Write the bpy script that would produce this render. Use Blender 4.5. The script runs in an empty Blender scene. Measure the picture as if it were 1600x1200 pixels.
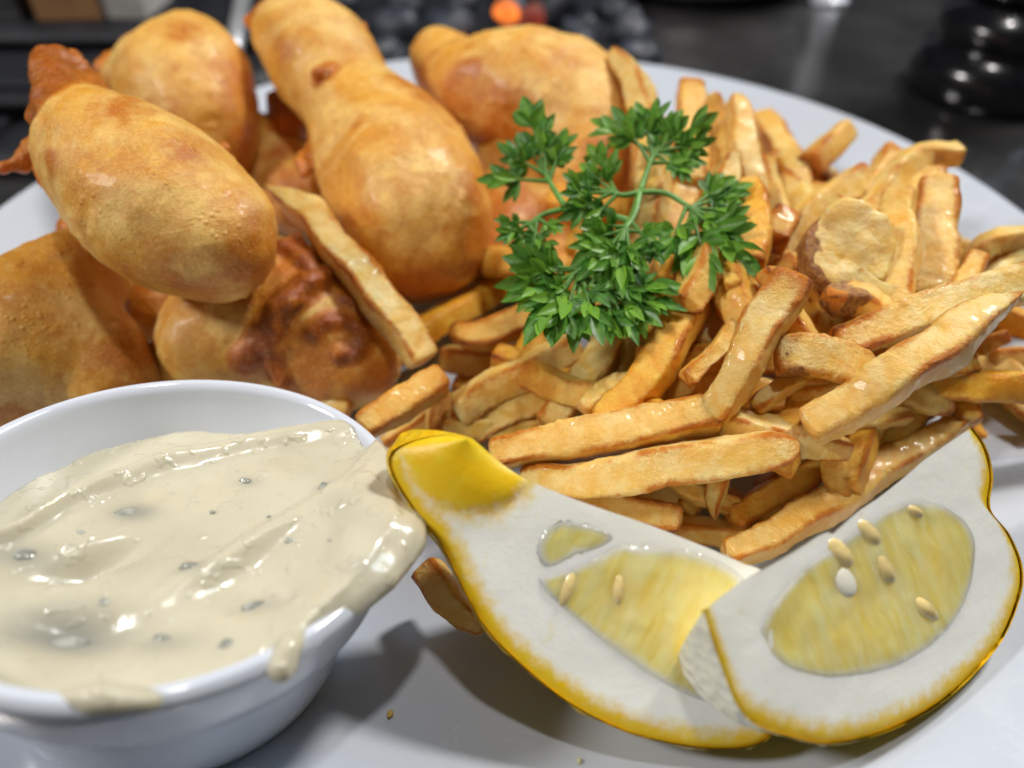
import bpy, math, random
import numpy as np
from mathutils import Vector, Matrix
random.seed(7); RNG = np.random.default_rng(7)
S = 0.01                                   # everything below is written in centimetres
scene = bpy.context.scene
COL = scene.collection

# ------------------------------------------------------------------ camera
HC, PITCH, FPX = 13.6, math.radians(43), 1209.0
cam_d = bpy.data.cameras.new('camera'); cam = bpy.data.objects.new('camera', cam_d); COL.objects.link(cam)
cam.location = (0, 0, HC * S); cam.rotation_euler = (math.radians(90) - PITCH, 0, 0)
cam_d.sensor_width = 36; cam_d.lens = FPX / 1600 * 36
cam_d.clip_start = 0.005; cam_d.clip_end = 50
cam_d.dof.use_dof = True; cam_d.dof.focus_distance = 0.133; cam_d.dof.aperture_fstop = 8.6
scene.camera = cam

# ------------------------------------------------------------------ light
w = bpy.data.worlds.new('World'); scene.world = w; w.use_nodes = True
bg = w.node_tree.nodes['Background']; bg.inputs[0].default_value = (0.80, 0.90, 1.0, 1); bg.inputs[1].default_value = 0.022
def area(name, loc, target, size, power, col):
    l = bpy.data.lights.new(name, 'AREA'); l.shape = 'DISK'; l.size = size * S; l.energy = power; l.color = col
    o = bpy.data.objects.new(name, l); COL.objects.link(o); o.location = Vector(loc) * S
    o.rotation_euler = (Vector(target) - Vector(loc)).to_track_quat('-Z', 'Y').to_euler(); return o
area('ceiling_lamp', (50, 56, 86), (0, 14, 2), 14, 8.6, (1.0, 0.955, 0.89))
area('ceiling_lamp', (-70, 0, 64), (0, 12, 2), 15, 5.0, (1.0, 0.97, 0.94))
area('ceiling_lamp', (10, 16, 120), (0, 14, 2), 7, 3.6, (1.0, 0.97, 0.93))
area('ceiling_lamp', (90, 85, 90), (5, 22, 2), 40, 3.0, (0.58, 0.80, 1.0))
scene.view_settings.view_transform = 'Standard'; scene.view_settings.look = 'None'
scene.view_settings.exposure = 0.04; scene.view_settings.gamma = 1
scene.cycles.use_denoising = True

# ------------------------------------------------------------------ helpers
def ray(px, py):
    u, v = (px - 800) / FPX, (py - 600) / FPX
    return np.array([u, math.cos(PITCH) - v * math.sin(PITCH), -(math.sin(PITCH) + v * math.cos(PITCH))])
EYE = np.array([0, 0, HC])
def P(px, py, z):
    d = ray(px, py); return EYE + d * ((z - HC) / d[2])
def PD(px, py, depth): return EYE + ray(px, py) * depth
PC = np.array([-0.1, 16.45]); PR = 14.6
def plate_z(x, y):
    r = math.hypot(x - PC[0], y - PC[1])
    return 0.55 + 1.75 * (max(0, r - 6.2) / 8.4) ** 1.7
def mound(x, y):
    q = ((x - 5.2) / 9.5) ** 2 + ((y - 15.2) / 8.2) ** 2
    return max(plate_z(x, y), 0.55 + 4.0 * max(0, 1 - q) ** 0.7)
def PM(px, py, off):
    d = ray(px, py); t = 8.0
    while t < 45:
        p = EYE + d * t
        if p[2] <= mound(p[0], p[1]) + off: return p
        t += 0.03
    return p
def depth_of(p): return (p[1]) * math.cos(PITCH) + (HC - p[2]) * math.sin(PITCH)
def px2cm(p, px): return px * depth_of(p) / FPX

def _h(i, j, k, s):
    n = (i.astype(np.uint32) * np.uint32(374761393) + j.astype(np.uint32) * np.uint32(668265263)
         + k.astype(np.uint32) * np.uint32(2246822519) + np.uint32((s * 3266489917) & 0xffffffff))
    n = (n ^ (n >> np.uint32(13))) * np.uint32(1274126177); n = n ^ (n >> np.uint32(16))
    return n.astype(np.float64) / 4294967295.0 * 2 - 1
def vnoise(p, scale, seed=0):
    """value noise, feature size = scale (cm), result -1..1"""
    q = np.asarray(p, float) / scale + 1000.0
    f = np.floor(q); t = q - f; t = t * t * (3 - 2 * t); f = f.astype(np.int64)
    out = 0
    for a in (0, 1):
        for b in (0, 1):
            for c in (0, 1):
                wgt = (t[..., 0] if a else 1 - t[..., 0]) * (t[..., 1] if b else 1 - t[..., 1]) * (t[..., 2] if c else 1 - t[..., 2])
                out = out + wgt * _h(f[..., 0] + a, f[..., 1] + b, f[..., 2] + c, seed)
    return out
def fbm(p, scale, seed=0, o=3):
    return sum(vnoise(p, scale / 2 ** i, seed + i) * 0.5 ** i for i in range(o))

def crom(pts, n):
    pts = np.asarray(pts, float); m = len(pts)
    if m == 2: return pts[0] + (pts[1] - pts[0]) * np.linspace(0, 1, n)[:, None]
    ext = np.vstack([2 * pts[0] - pts[1], pts, 2 * pts[-1] - pts[-2]])
    seg = np.linalg.norm(np.diff(pts[:, :3], axis=0), axis=1); cum = np.r_[0, np.cumsum(seg)] / seg.sum()
    out = []
    for u in np.linspace(0, 1, n):
        i = min(m - 2, max(0, np.searchsorted(cum, u, 'right') - 1)); t = (u - cum[i]) / (cum[i + 1] - cum[i])
        p0, p1, p2, p3 = ext[i:i + 4]
        out.append(0.5 * (2 * p1 + (p2 - p0) * t + (2 * p0 - 5 * p1 + 4 * p2 - p3) * t * t + (3 * p1 - p0 - 3 * p2 + p3) * t ** 3))
    return np.array(out)

def mesh(name, verts, faces, mat, parent=None, attrs=None, origin=None, smooth=True):
    """one mesh object; verts in world centimetres"""
    verts = np.asarray(verts, float)
    if origin is None: origin = verts.mean(0) if parent is None else np.array(parent.location) / S
    me = bpy.data.meshes.new(name)
    if isinstance(faces, np.ndarray):
        k = faces.shape[1]; n = len(faces)
        me.vertices.add(len(verts)); me.vertices.foreach_set('co', ((verts - origin) * S).astype(np.float32).ravel())
        me.loops.add(n * k); me.loops.foreach_set('vertex_index', faces.astype(np.int32).ravel())
        me.polygons.add(n); me.polygons.foreach_set('loop_start', (np.arange(n) * k).astype(np.int32))
        me.update(calc_edges=True); me.validate()
    else:
        me.from_pydata([tuple(v) for v in (verts - origin) * S], [], faces)
    me.polygons.foreach_set('use_smooth', [smooth] * len(me.polygons))
    for k, a in (attrs or {}).items():
        at = me.attributes.new(k, 'FLOAT', 'POINT'); at.data.foreach_set('value', np.asarray(a, np.float32))
    o = bpy.data.objects.new(name, me); COL.objects.link(o)
    if mat: me.materials.append(mat)
    if parent: o.parent = parent; o.location = (0, 0, 0) if np.allclose(origin, np.array(parent.location) / S) else Vector(origin) * S
    else: o.location = Vector(origin) * S
    return o
def empty(name, loc):
    o = bpy.data.objects.new(name, None); COL.objects.link(o); o.location = Vector(loc) * S; o.empty_display_size = 0.01; return o
def child(name, verts, faces, mat, root, attrs=None, smooth=True, up=None):
    """part of a thing; up = parent part whose own origin equals the thing's"""
    o = mesh(name, verts, faces, mat, None, attrs, np.array(root.location) / S, smooth)
    o.parent = up or root; o.location = (0, 0, 0); return o
def tag(o, label, cat, group=None, kind=None):
    if label: o['label'] = label
    if cat: o['category'] = cat
    if group: o['group'] = group
    if kind: o['kind'] = kind
    return o
def grid_faces(n, m, wrap=True, off=0):
    i = np.arange(n - 1)[:, None]; j = np.arange(m if wrap else m - 1)[None, :]; j2 = (j + 1) % m
    return np.stack([i * m + j, i * m + j2, (i + 1) * m + j2, (i + 1) * m + j], -1).reshape(-1, 4) + off
def frames(pts):
    t = np.gradient(pts, axis=0); t /= np.linalg.norm(t, axis=1)[:, None] + 1e-9
    view = pts - EYE; view /= np.linalg.norm(view, axis=1)[:, None]
    s = np.cross(t, view); s /= np.linalg.norm(s, axis=1)[:, None] + 1e-9
    return t, s, np.cross(s, t)
def tube(pts, rad, m=12):
    pts = np.asarray(pts, float); t, s, b = frames(pts); a = np.linspace(0, 2 * math.pi, m, endpoint=False)
    rad = np.broadcast_to(rad, len(pts))
    v = pts[:, None] + rad[:, None, None] * (np.cos(a)[None, :, None] * s[:, None] + np.sin(a)[None, :, None] * b[:, None])
    f = grid_faces(len(pts), m).tolist(); f += [list(range(m))[::-1], [(len(pts) - 1) * m + i for i in range(m)]]
    return v.reshape(-1, 3), f
def lathe(profile, m=96):
    a = np.linspace(0, 2 * math.pi, m, endpoint=False); pr = np.asarray(profile, float)
    v = np.stack([pr[:, 0, None] * np.cos(a), pr[:, 0, None] * np.sin(a), np.broadcast_to(pr[:, 1, None], (len(pr), m))], -1).reshape(-1, 3)
    f = grid_faces(len(pr), m)[:, ::-1].tolist()
    if pr[0, 0] > 1e-6: f.append(list(range(m)))
    if pr[-1, 0] > 1e-6: f.append([(len(pr) - 1) * m + i for i in range(m)][::-1])
    return v, f
def fillet(profile, n=5, r=0.35):
    p = np.asarray(profile, float); out = [p[0]]
    for i in range(1, len(p) - 1):
        a, b, c = p[i - 1], p[i], p[i + 1]
        k0 = b + (a - b) * min(r, 0.5); k1 = b + (c - b) * min(r, 0.5)
        for t in np.linspace(0, 1, n): out.append((1 - t) ** 2 * k0 + 2 * t * (1 - t) * b + t * t * k1)
    out.append(p[-1]); return np.array(out)
def box(c, h, rz=0, bev=0.0):
    c = np.array(c, float); h = np.array(h, float); v = []
    prof = [(-1, -1), (1, -1), (1, 1), (-1, 1)]
    ca, sa = math.cos(rz), math.sin(rz)
    rings = [(-1, 1 - bev), (-1 + bev, 1), (1 - bev, 1), (1, 1 - bev)]
    for zz, k in rings:
        for x, y in prof: v.append(((x * k * h[0]) * ca - (y * k * h[1]) * sa + c[0], (x * k * h[0]) * sa + (y * k * h[1]) * ca + c[1], zz * h[2] + c[2]))
    f = grid_faces(4, 4).tolist() + [[3, 2, 1, 0], [12, 13, 14, 15]]
    return np.array(v), f

def surface_nets(fn, lo, hi, h):
    lo = np.array(lo, float); hi = np.array(hi, float)
    n = np.ceil((hi - lo) / h).astype(int) + 1
    ax = [lo[i] + h * np.arange(n[i]) for i in range(3)]
    G = np.stack(np.meshgrid(*ax, indexing='ij'), -1)
    K4 = 4; nc = (n - 1) // K4 + 1; cc_ = np.stack(np.meshgrid(*[lo[i] + h * (np.arange(nc[i]) * K4 + (K4 - 1) / 2) for i in range(3)], indexing='ij'), -1)
    dc = fn(cc_.reshape(-1, 3)).reshape(nc); d = dc.repeat(K4, 0).repeat(K4, 1).repeat(K4, 2)[:n[0], :n[1], :n[2]].copy()
    need = np.abs(d) < h * K4 * 1.15 + 0.14; d[need] = fn(G[need]); ins = d < 0
    c = n - 1
    def sl(a, x, y, z): return a[x:x + c[0], y:y + c[1], z:z + c[2]]
    corners = [(x, y, z) for x in (0, 1) for y in (0, 1) for z in (0, 1)]
    cnt = sum(sl(ins, *k).astype(int) for k in corners); act = (cnt > 0) & (cnt < 8)
    idx = -np.ones(c, int); cells = np.argwhere(act); idx[act] = np.arange(len(cells))
    acc = np.zeros((len(cells), 3)); num = np.zeros(len(cells))
    for k in corners:
        for a in range(3):
            if k[a] == 1: continue
            k2 = list(k); k2[a] = 1
            d0 = d[cells[:, 0] + k[0], cells[:, 1] + k[1], cells[:, 2] + k[2]]
            d1 = d[cells[:, 0] + k2[0], cells[:, 1] + k2[1], cells[:, 2] + k2[2]]
            x = (d0 < 0) != (d1 < 0); t = np.where(x, d0 / np.where(x, d0 - d1, 1), 0)
            p = np.tile(np.array(k, float), (len(cells), 1)); p[:, a] = t
            acc += p * x[:, None]; num += x
    verts = lo + h * (cells + acc / num[:, None]); quads = []
    for a in range(3):
        b, e = (a + 1) % 3, (a + 2) % 3
        s0 = [slice(None)] * 3; s1 = [slice(None)] * 3; s0[a] = slice(0, -1); s1[a] = slice(1, None)
        for k in (b, e): s0[k] = slice(1, -1); s1[k] = slice(1, -1)
        i0, i1 = ins[tuple(s0)], ins[tuple(s1)]
        E = np.argwhere(i0 != i1)
        if not len(E): continue
        flip = i0[E[:, 0], E[:, 1], E[:, 2]]
        base = E.copy(); base[:, b] += 1; base[:, e] += 1
        q = []
        for db, de in ((-1, -1), (0, -1), (0, 0), (-1, 0)):
            cc = base.copy(); cc[:, b] += db; cc[:, e] += de; q.append(idx[cc[:, 0], cc[:, 1], cc[:, 2]])
        q = np.stack(q, 1); q[~flip] = q[~flip][:, ::-1]; quads.append(q)
    return verts, np.vstack(quads)
def chain_sdf(p, pts, rad):
    """distance to a chain of tapered capsules"""
    d = np.full(len(p), 1e9)
    for i in range(len(pts) - 1):
        a, b = pts[i], pts[i + 1]; ab = b - a; t = np.clip(((p - a) @ ab) / (ab @ ab + 1e-12), 0, 1)
        d = np.minimum(d, np.linalg.norm(p - a - t[:, None] * ab, axis=1) - (rad[i] + (rad[i + 1] - rad[i]) * t))
    return d
def smin(a, b, k):
    h = np.clip(0.5 + 0.5 * (b - a) / k, 0, 1); return b + (a - b) * h - k * h * (1 - h)

# ------------------------------------------------------------------ materials
class N:
    def __init__(s, name):
        s.m = bpy.data.materials.new(name); s.m.use_nodes = True; s.t = s.m.node_tree
        s.b = s.t.nodes['Principled BSDF']; s.out = s.t.nodes['Material Output']
        s.tc = s.t.nodes.new('ShaderNodeTexCoord'); s.oi = s.t.nodes.new('ShaderNodeObjectInfo')
        add = s.t.nodes.new('ShaderNodeVectorMath'); add.operation = 'ADD'
        mul = s.t.nodes.new('ShaderNodeMath'); mul.operation = 'MULTIPLY'; mul.inputs[1].default_value = 3.0
        s.l(s.oi.outputs['Random'], mul.inputs[0]); s.l(s.tc.outputs['Object'], add.inputs[0]); s.l(mul.outputs[0], add.inputs[1]); s.co = add.outputs[0]
    def l(s, a, b): s.t.links.new(a, b)
    def noise(s, scale, detail=3, rough=0.55, dist=0.0, vec=None):
        n = s.t.nodes.new('ShaderNodeTexNoise'); n.inputs['Scale'].default_value = scale; n.inputs['Detail'].default_value = detail
        n.inputs['Roughness'].default_value = rough; n.inputs['Distortion'].default_value = dist; s.l(vec or s.co, n.inputs['Vector']); return n.outputs['Fac']
    def voro(s, scale, feature='F1'):
        n = s.t.nodes.new('ShaderNodeTexVoronoi'); n.feature = feature; n.inputs['Scale'].default_value = scale; s.l(s.co, n.inputs['Vector']); return n.outputs['Distance']
    def attr(s, name):
        n = s.t.nodes.new('ShaderNodeAttribute'); n.attribute_name = name; return n.outputs['Fac']
    def math(s, op, a, b=0.5, c=None, clamp=False):
        n = s.t.nodes.new('ShaderNodeMath'); n.operation = op; n.use_clamp = clamp
        for i, x in enumerate((a, b) if c is None else (a, b, c)):
            if isinstance(x, (int, float)): n.inputs[i].default_value = x
            else: s.l(x, n.inputs[i])
        return n.outputs[0]
    def rng(s, v, a, b, c=0.0, d=1.0):
        n = s.t.nodes.new('ShaderNodeMapRange'); n.interpolation_type = 'SMOOTHSTEP'
        for i, x in enumerate((a, b, c, d)): n.inputs[i + 1].default_value = x
        s.l(v, n.inputs[0]); return n.outputs[0]
    def mix(s, f, a, b):
        n = s.t.nodes.new('ShaderNodeMix'); n.data_type = 'RGBA'
        if isinstance(f, (int, float)): n.inputs[0].default_value = f
        else: s.l(f, n.inputs[0])
        for i, x in ((6, a), (7, b)):
            if isinstance(x, tuple): n.inputs[i].default_value = (*x, 1)
            else: s.l(x, n.inputs[i])
        return n.outputs[2]
    def set(s, **k):
        for key, v in k.items():
            i = s.b.inputs[key.replace('_', ' ')]
            if isinstance(v, tuple): i.default_value = (*v, 1) if i.type == 'RGBA' else v
            elif isinstance(v, (int, float)): i.default_value = v
            else: s.l(v, i)
    def bump(s, hs, dist=0.001):
        prev = None
        for h, strength, d in hs:
            n = s.t.nodes.new('ShaderNodeBump'); n.inputs['Strength'].default_value = strength; n.inputs['Distance'].default_value = d
            s.l(h, n.inputs['Height'])
            if prev: s.l(prev, n.inputs['Normal'])
            prev = n.outputs[0]
        s.l(prev, s.b.inputs['Normal'])

def sub(n, wgt, rad, scale):
    n.set(Subsurface_Weight=wgt, Subsurface_Scale=scale); n.b.inputs['Subsurface Radius'].default_value = rad

def m_batter():
    n = N('fried_batter'); br = n.attr('brown')
    a = n.rng(n.noise(48, 4, 0.6, 0.8), 0.38, 0.62); b = n.rng(n.noise(160, 5, 0.65, 0.3), 0.35, 0.7); c = n.rng(n.noise(420, 4, 0.7), 0.45, 0.75)
    col = n.mix(a, (0.89, 0.60, 0.185), (0.75, 0.355, 0.032))
    col = n.mix(n.math('MULTIPLY', b, 0.55), col, (0.55, 0.17, 0.008))
    col = n.mix(n.math('MULTIPLY', c, 0.35), col, (0.89, 0.59, 0.20))
    f = n.math('ADD', br, n.math('MULTIPLY', n.math('SUBTRACT', n.noise(230, 4, 0.6), 0.5), 0.7))
    col = n.mix(n.rng(f, 0.12, 0.5), col, (0.54, 0.16, 0.008)); col = n.mix(n.rng(f, 0.6, 1.2), col, (0.30, 0.055, 0.003))
    g = n.noise(1700, 4, 0.75); col = n.mix(n.math('MULTIPLY', n.rng(g, 0.50, 0.66), 0.35), col, (0.93, 0.62, 0.20)); col = n.mix(n.math('MULTIPLY', n.rng(g, 0.50, 0.36), 0.30), col, (0.54, 0.19, 0.018))
    n.set(Base_Color=col, Roughness=n.math('SUBTRACT', n.math('MULTIPLY_ADD', n.noise(300, 3), 0.42, 0.24), n.math('MULTIPLY', br, 0.26)), Specular_IOR_Level=0.45, Coat_Weight=0.05, Coat_Roughness=0.16)
    sub(n, 0.35, (1.0, 0.38, 0.08), 0.005)
    n.bump([(n.noise(210, 3, 0.5), 0.22, 0.0010), (n.noise(800, 3, 0.6), 0.22, 0.0004), (g, 0.75, 0.00026), (n.math('MULTIPLY', n.rng(n.voro(620), 0.42, 0.05), n.rng(n.noise(110, 2), 0.48, 0.62)), 0.4, 0.0006), (n.math('MULTIPLY', n.noise(520, 4, 0.7), br), 0.45, 0.0009)])
    return n.m
def m_fry():
    n = N('fried_potato'); cr = n.attr('crust'); tone = n.attr('tone'); skin = n.attr('skin')
    a = n.noise(260, 4, 0.6, 0.4); b = n.noise(900, 4, 0.65)
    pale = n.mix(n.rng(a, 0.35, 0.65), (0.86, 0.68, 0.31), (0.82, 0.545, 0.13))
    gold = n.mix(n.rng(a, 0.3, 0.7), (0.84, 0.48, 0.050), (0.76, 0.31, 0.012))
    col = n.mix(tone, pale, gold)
    f = n.math('ADD', cr, n.math('MULTIPLY', n.math('SUBTRACT', b, 0.5), 0.9))
    col = n.mix(n.rng(f, 0.20, 0.80), col, (0.62, 0.20, 0.006)); col = n.mix(n.rng(f, 0.9, 1.4), col, (0.28, 0.080, 0.010))
    sk = n.math('ADD', skin, n.math('MULTIPLY', n.math('SUBTRACT', a, 0.5), 0.6))
    col = n.mix(n.rng(sk, 0.45, 0.6), col, n.mix(n.rng(b, 0.4, 0.6), (0.26, 0.10, 0.026), (0.46, 0.22, 0.065)))
    n.set(Base_Color=col, Roughness=n.math('MULTIPLY_ADD', n.noise(500, 3), 0.45, 0.16), Specular_IOR_Level=0.45, Coat_Weight=0.10, Coat_Roughness=0.08)
    sub(n, 0.40, (1.0, 0.45, 0.10), 0.005)
    n.bump([(n.noise(330, 3, 0.5), 0.20, 0.0008), (n.math('MULTIPLY', n.noise(1100, 4, 0.7), n.math('MULTIPLY_ADD', cr, 1.4, 0.35)), 0.9, 0.0008), (n.noise(3000, 2, 0.6), 0.45, 0.00015)])
    return n.m
def m_china(name, tint=(0.80, 0.81, 0.84)):
    n = N(name); n.set(Base_Color=tint, Roughness=n.math('MULTIPLY_ADD', n.rng(n.noise(45, 4, 0.6, 1.0), 0.45, 0.7), 0.22, 0.10), Specular_IOR_Level=0.5, Coat_Weight=0.3, Coat_Roughness=0.06)
    n.bump([(n.noise(60, 2), 0.05, 0.0006)]); return n.m
def m_sauce():
    n = N('tartar_sauce'); sp = n.rng(n.noise(520, 2, 0.5), 0.70, 0.78); lo = n.rng(n.noise(70, 3), 0.35, 0.7)
    col = n.mix(lo, (0.65, 0.605, 0.46), (0.59, 0.54, 0.40)); col = n.mix(n.math('MULTIPLY', sp, 0.35), col, (0.40, 0.38, 0.20)); col = n.mix(n.attr('fleck'), col, (0.25, 0.25, 0.22))
    n.set(Base_Color=col, Roughness=0.22, Specular_IOR_Level=0.5, Coat_Weight=0.5, Coat_Roughness=0.03)
    sub(n, 0.25, (1.0, 0.8, 0.45), 0.004)
    n.bump([(n.noise(170, 2, 0.5), 0.20, 0.0014), (n.rng(n.noise(420, 1, 0.4), 0.58, 0.72), 0.35, 0.0007)]); return n.m
def m_simple(name, col, rough, spec=0.5, metal=0.0, var=0.15, vs=200, bump=None, coat=0.0):
    n = N(name); k = n.noise(vs, 4)
    n.set(Base_Color=n.mix(n.rng(k, 0.3, 0.7), tuple(c * (1 - var) for c in col), tuple(min(1, c * (1 + var)) for c in col)),
          Roughness=rough, Specular_IOR_Level=spec, Metallic=metal, Coat_Weight=coat)
    if bump: n.bump([(n.noise(bump[0], 4), bump[1], bump[2])])
    return n.m
def m_pith():
    n = N('lemon_pith'); e = n.attr('edge')
    f = n.math('SUBTRACT', e, n.math('MULTIPLY', n.math('SUBTRACT', n.noise(520, 4, 0.65), 0.45), 0.40))
    yel = n.mix(n.rng(n.noise(300, 3), 0.4, 0.65), (0.88, 0.56, 0.008), (0.86, 0.60, 0.020))
    mark = n.math('MULTIPLY', n.rng(n.noise(260, 3, 0.6, 0.8), 0.60, 0.72), 0.30)
    col = n.mix(mark, (0.95, 0.945, 0.86), (0.86, 0.78, 0.38))
    col = n.mix(n.rng(f, 0.08, 0.42), yel, col)
    n.set(Base_Color=col, Roughness=0.42, Specular_IOR_Level=0.45); sub(n, 0.3, (1.0, 0.9, 0.5), 0.004)
    n.bump([(n.noise(240, 4), 0.25, 0.0008), (n.noise(1400, 3), 0.25, 0.0002)]); return n.m
def m_zest():
    n = N('lemon_zest'); t = n.attr('tone'); k = n.noise(180, 4)
    col = n.mix(n.rng(k, 0.35, 0.7), (0.80, 0.47, 0.006), (0.74, 0.50, 0.020)); col = n.mix(t, col, (0.42, 0.34, 0.035)); col = n.mix(n.rng(n.math('ADD', n.attr('white'), n.math('MULTIPLY', n.math('SUBTRACT', n.noise(500, 3), 0.5), 0.4)), 0.25, 0.5), col, (0.82, 0.80, 0.66))
    n.set(Base_Color=col, Roughness=0.30, Specular_IOR_Level=0.5, Coat_Weight=0.2, Coat_Roughness=0.2); sub(n, 0.15, (1, 0.7, 0.1), 0.002)
    n.bump([(n.voro(480), 0.8, 0.0009), (n.noise(160, 3), 0.3, 0.0010)]); return n.m
def m_pulp():
    n = N('lemon_pulp'); d = n.attr('fibre'); e = n.attr('rim')
    comb = n.t.nodes.new('ShaderNodeCombineXYZ'); n.l(d, comb.inputs[0]); n.l(n.attr('along'), comb.inputs[1])
    vs = n.t.nodes.new('ShaderNodeTexVoronoi'); vs.feature = 'SMOOTH_F1'; vs.inputs['Scale'].default_value = 1.0; n.l(comb.outputs[0], vs.inputs['Vector'])
    st = n.noise(1.0, 3, 0.55, 0.4, comb.outputs[0]); k = n.noise(90, 2)
    col = n.mix(n.rng(st, 0.30, 0.72), (0.91, 0.70, 0.17), (0.95, 0.80, 0.31))
    col = n.mix(n.math('MULTIPLY', n.rng(vs.outputs['Distance'], 0.25, 0.75), 0.45), col, (0.97, 0.88, 0.52))
    col = n.mix(n.math('MULTIPLY', n.rng(k, 0.42, 0.66), 0.4), col, (0.92, 0.68, 0.16))
    col = n.mix(n.rng(e, 0.02, 0.26), (0.92, 0.89, 0.72), col)
    n.set(Base_Color=col, Roughness=0.12, Specular_IOR_Level=0.5, Coat_Weight=0.7, Coat_Roughness=0.03); sub(n, 0.7, (1.0, 0.8, 0.3), 0.010)
    n.bump([(st, 0.25, 0.0012), (n.noise(220, 1), 0.25, 0.0012), (vs.outputs['Distance'], 0.35, 0.0008)]); return n.m
def m_leaf():
    n = N('parsley_leaf'); v = n.attr('vein'); t = n.attr('tone'); k = n.noise(500, 3)
    col = n.mix(n.rng(k, 0.35, 0.7), (0.030, 0.150, 0.016), (0.085, 0.300, 0.030)); col = n.mix(t, col, (0.26, 0.52, 0.04))
    col = n.mix(n.math('MULTIPLY', v, 0.55), col, (0.22, 0.40, 0.10))
    n.set(Base_Color=col, Roughness=0.38, Specular_IOR_Level=0.35, Coat_Weight=0.02, Coat_Roughness=0.1)
    n.bump([(n.noise(900, 3), 0.3, 0.0004)])
    tr = n.t.nodes.new('ShaderNodeBsdfTranslucent'); n.l(col, tr.inputs[0]); mx = n.t.nodes.new('ShaderNodeMixShader'); mx.inputs[0].default_value = 0.32
    n.l(n.b.outputs[0], mx.inputs[1]); n.l(tr.outputs[0], mx.inputs[2]); n.l(mx.outputs[0], n.out.inputs[0]); return n.m
def m_steel():
    n = N('worn_steel'); mp = n.t.nodes.new('ShaderNodeMapping'); mp.inputs['Scale'].default_value = (1, 14, 1); n.l(n.tc.outputs['Object'], mp.inputs[0])
    br = n.noise(60, 4, 0.7, 0, mp.outputs[0]); k = n.noise(22, 5, 0.65)
    n.set(Base_Color=n.mix(n.rng(k, 0.3, 0.7), (0.17, 0.165, 0.165), (0.27, 0.26, 0.26)), Metallic=0.9, Roughness=n.math('MULTIPLY_ADD', k, 0.22, 0.06))
    n.bump([(br, 0.08, 0.0003), (n.noise(40, 3), 0.1, 0.001)]); return n.m

M_BAT, M_FRY = m_batter(), m_fry()
M_PLATE, M_RAM = m_china('white_plate_china', (0.53, 0.575, 0.65)), m_china('white_ramekin_china', (0.66, 0.70, 0.78))
M_SAUCE, M_PITH, M_ZEST, M_PULP, M_LEAF, M_STEEL = m_sauce(), m_pith(), m_zest(), m_pulp(), m_leaf(), m_steel()
M_SEED = m_simple('lemon_seed', (0.80, 0.62, 0.27), 0.15, var=0.25, bump=(600, 0.3, 0.0004), coat=0.3)
M_SEEDCUT = m_simple('cut_lemon_seed', (0.86, 0.83, 0.70), 0.35, var=0.05)
M_SEEDCOAT = m_simple('seed_coat', (0.30, 0.14, 0.07), 0.4, var=0.3)
M_MEMB = m_simple('lemon_membrane', (0.80, 0.74, 0.50), 0.25, var=0.1, bump=(500, 0.3, 0.0005), coat=0.3)
M_PICKLE = m_simple('pickle_relish', (0.34, 0.345, 0.30), 0.2, var=0.35, vs=500, bump=(500, 0.4, 0.0006), coat=0.3)
M_STEM = m_simple('parsley_stem', (0.13, 0.30, 0.06), 0.4, var=0.25, bump=(700, 0.3, 0.0004))
M_BLACK = m_simple('black_gloss_wood', (0.008, 0.008, 0.010), 0.22, var=0.3, bump=(150, 0.15, 0.0006), coat=0.5)
M_IRON = m_simple('dark_cast_iron', (0.008, 0.009, 0.013), 0.55, var=0.4, vs=120, bump=(200, 0.5, 0.001))
M_CHAR = m_simple('dark_charcoal', (0.030, 0.036, 0.050), 0.5, var=0.5, vs=90, bump=(160, 0.6, 0.002))
M_PAN = m_simple('brushed_pan_steel', (0.60, 0.61, 0.63), 0.35, metal=0.6, var=0.1, vs=60)
M_BOX = m_simple('brown_cardboard', (0.30, 0.15, 0.06), 0.7, var=0.2, vs=60)
M_PAPER = m_simple('pale_carton', (0.45, 0.43, 0.40), 0.6, var=0.15, vs=50)
def m_ember(name, col, s):
    n = N(name); k = n.noise(180, 3); n.set(Base_Color=(0.05, 0.02, 0.01), Roughness=0.7, Emission_Color=n.mix(n.rng(k, 0.3, 0.7), col, tuple(c * 0.35 for c in col)), Emission_Strength=s); return n.m
M_EMBER, M_EMBER2 = m_ember('glowing_ember', (1.0, 0.22, 0.03), 1.7), m_ember('dying_ember', (0.8, 0.10, 0.06), 0.35)

# ------------------------------------------------------------------ counter and background
v, f = box((0, 90, -0.5), (160, 130, 0.5)); o = mesh('counter', v, f, M_STEEL, origin=(0, 90, 0), smooth=False); tag(o, None, None, kind='structure')
# dark cooker on the left and behind the plate
ck = empty('cooker', (-30, 45, 0))
tag(ck, 'dark out-of-focus cooker with stepped black edges behind the battered pieces', 'cooker')
for nm, c, h in (('hob', (-32.5, 45, 0.25), (24, 19.5, 0.25)), ('front_rail', (-26, 29.5, 1.1), (10, 0.5, 0.3)), ('step', (-27, 33.0, 0.72), (17, 1.2, 0.22)), ('back_ledge', (-27, 42.5, 0.86), (17, 6.0, 0.35))):
    v, f = box(c, h, 0.0, 0.08); child(nm, v, f, M_IRON, ck)
for x in (-17.5, -34.5):
    v, f = box((x, 29.5, 0.65), (0.35, 0.35, 0.16), 0, 0.1); child('rail_post', v, f, M_IRON, ck)
for k in range(5):
    v, f = box((-15.5 - 4.2 * k, 26.8, 0.62), (0.3, 2.2, 0.14), 0, 0.1); child('grate_bar', v, f, M_IRON, ck)
v, f = box((-20.9, 40.0, 2.62), (1.5, 1.6, 1.4), 0.05, 0.04); o = mesh('cardboard_box', v, f, M_BOX, smooth=False); tag(o, 'blurred brown box on the dark cooker ledge at the upper left', 'box')
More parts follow.
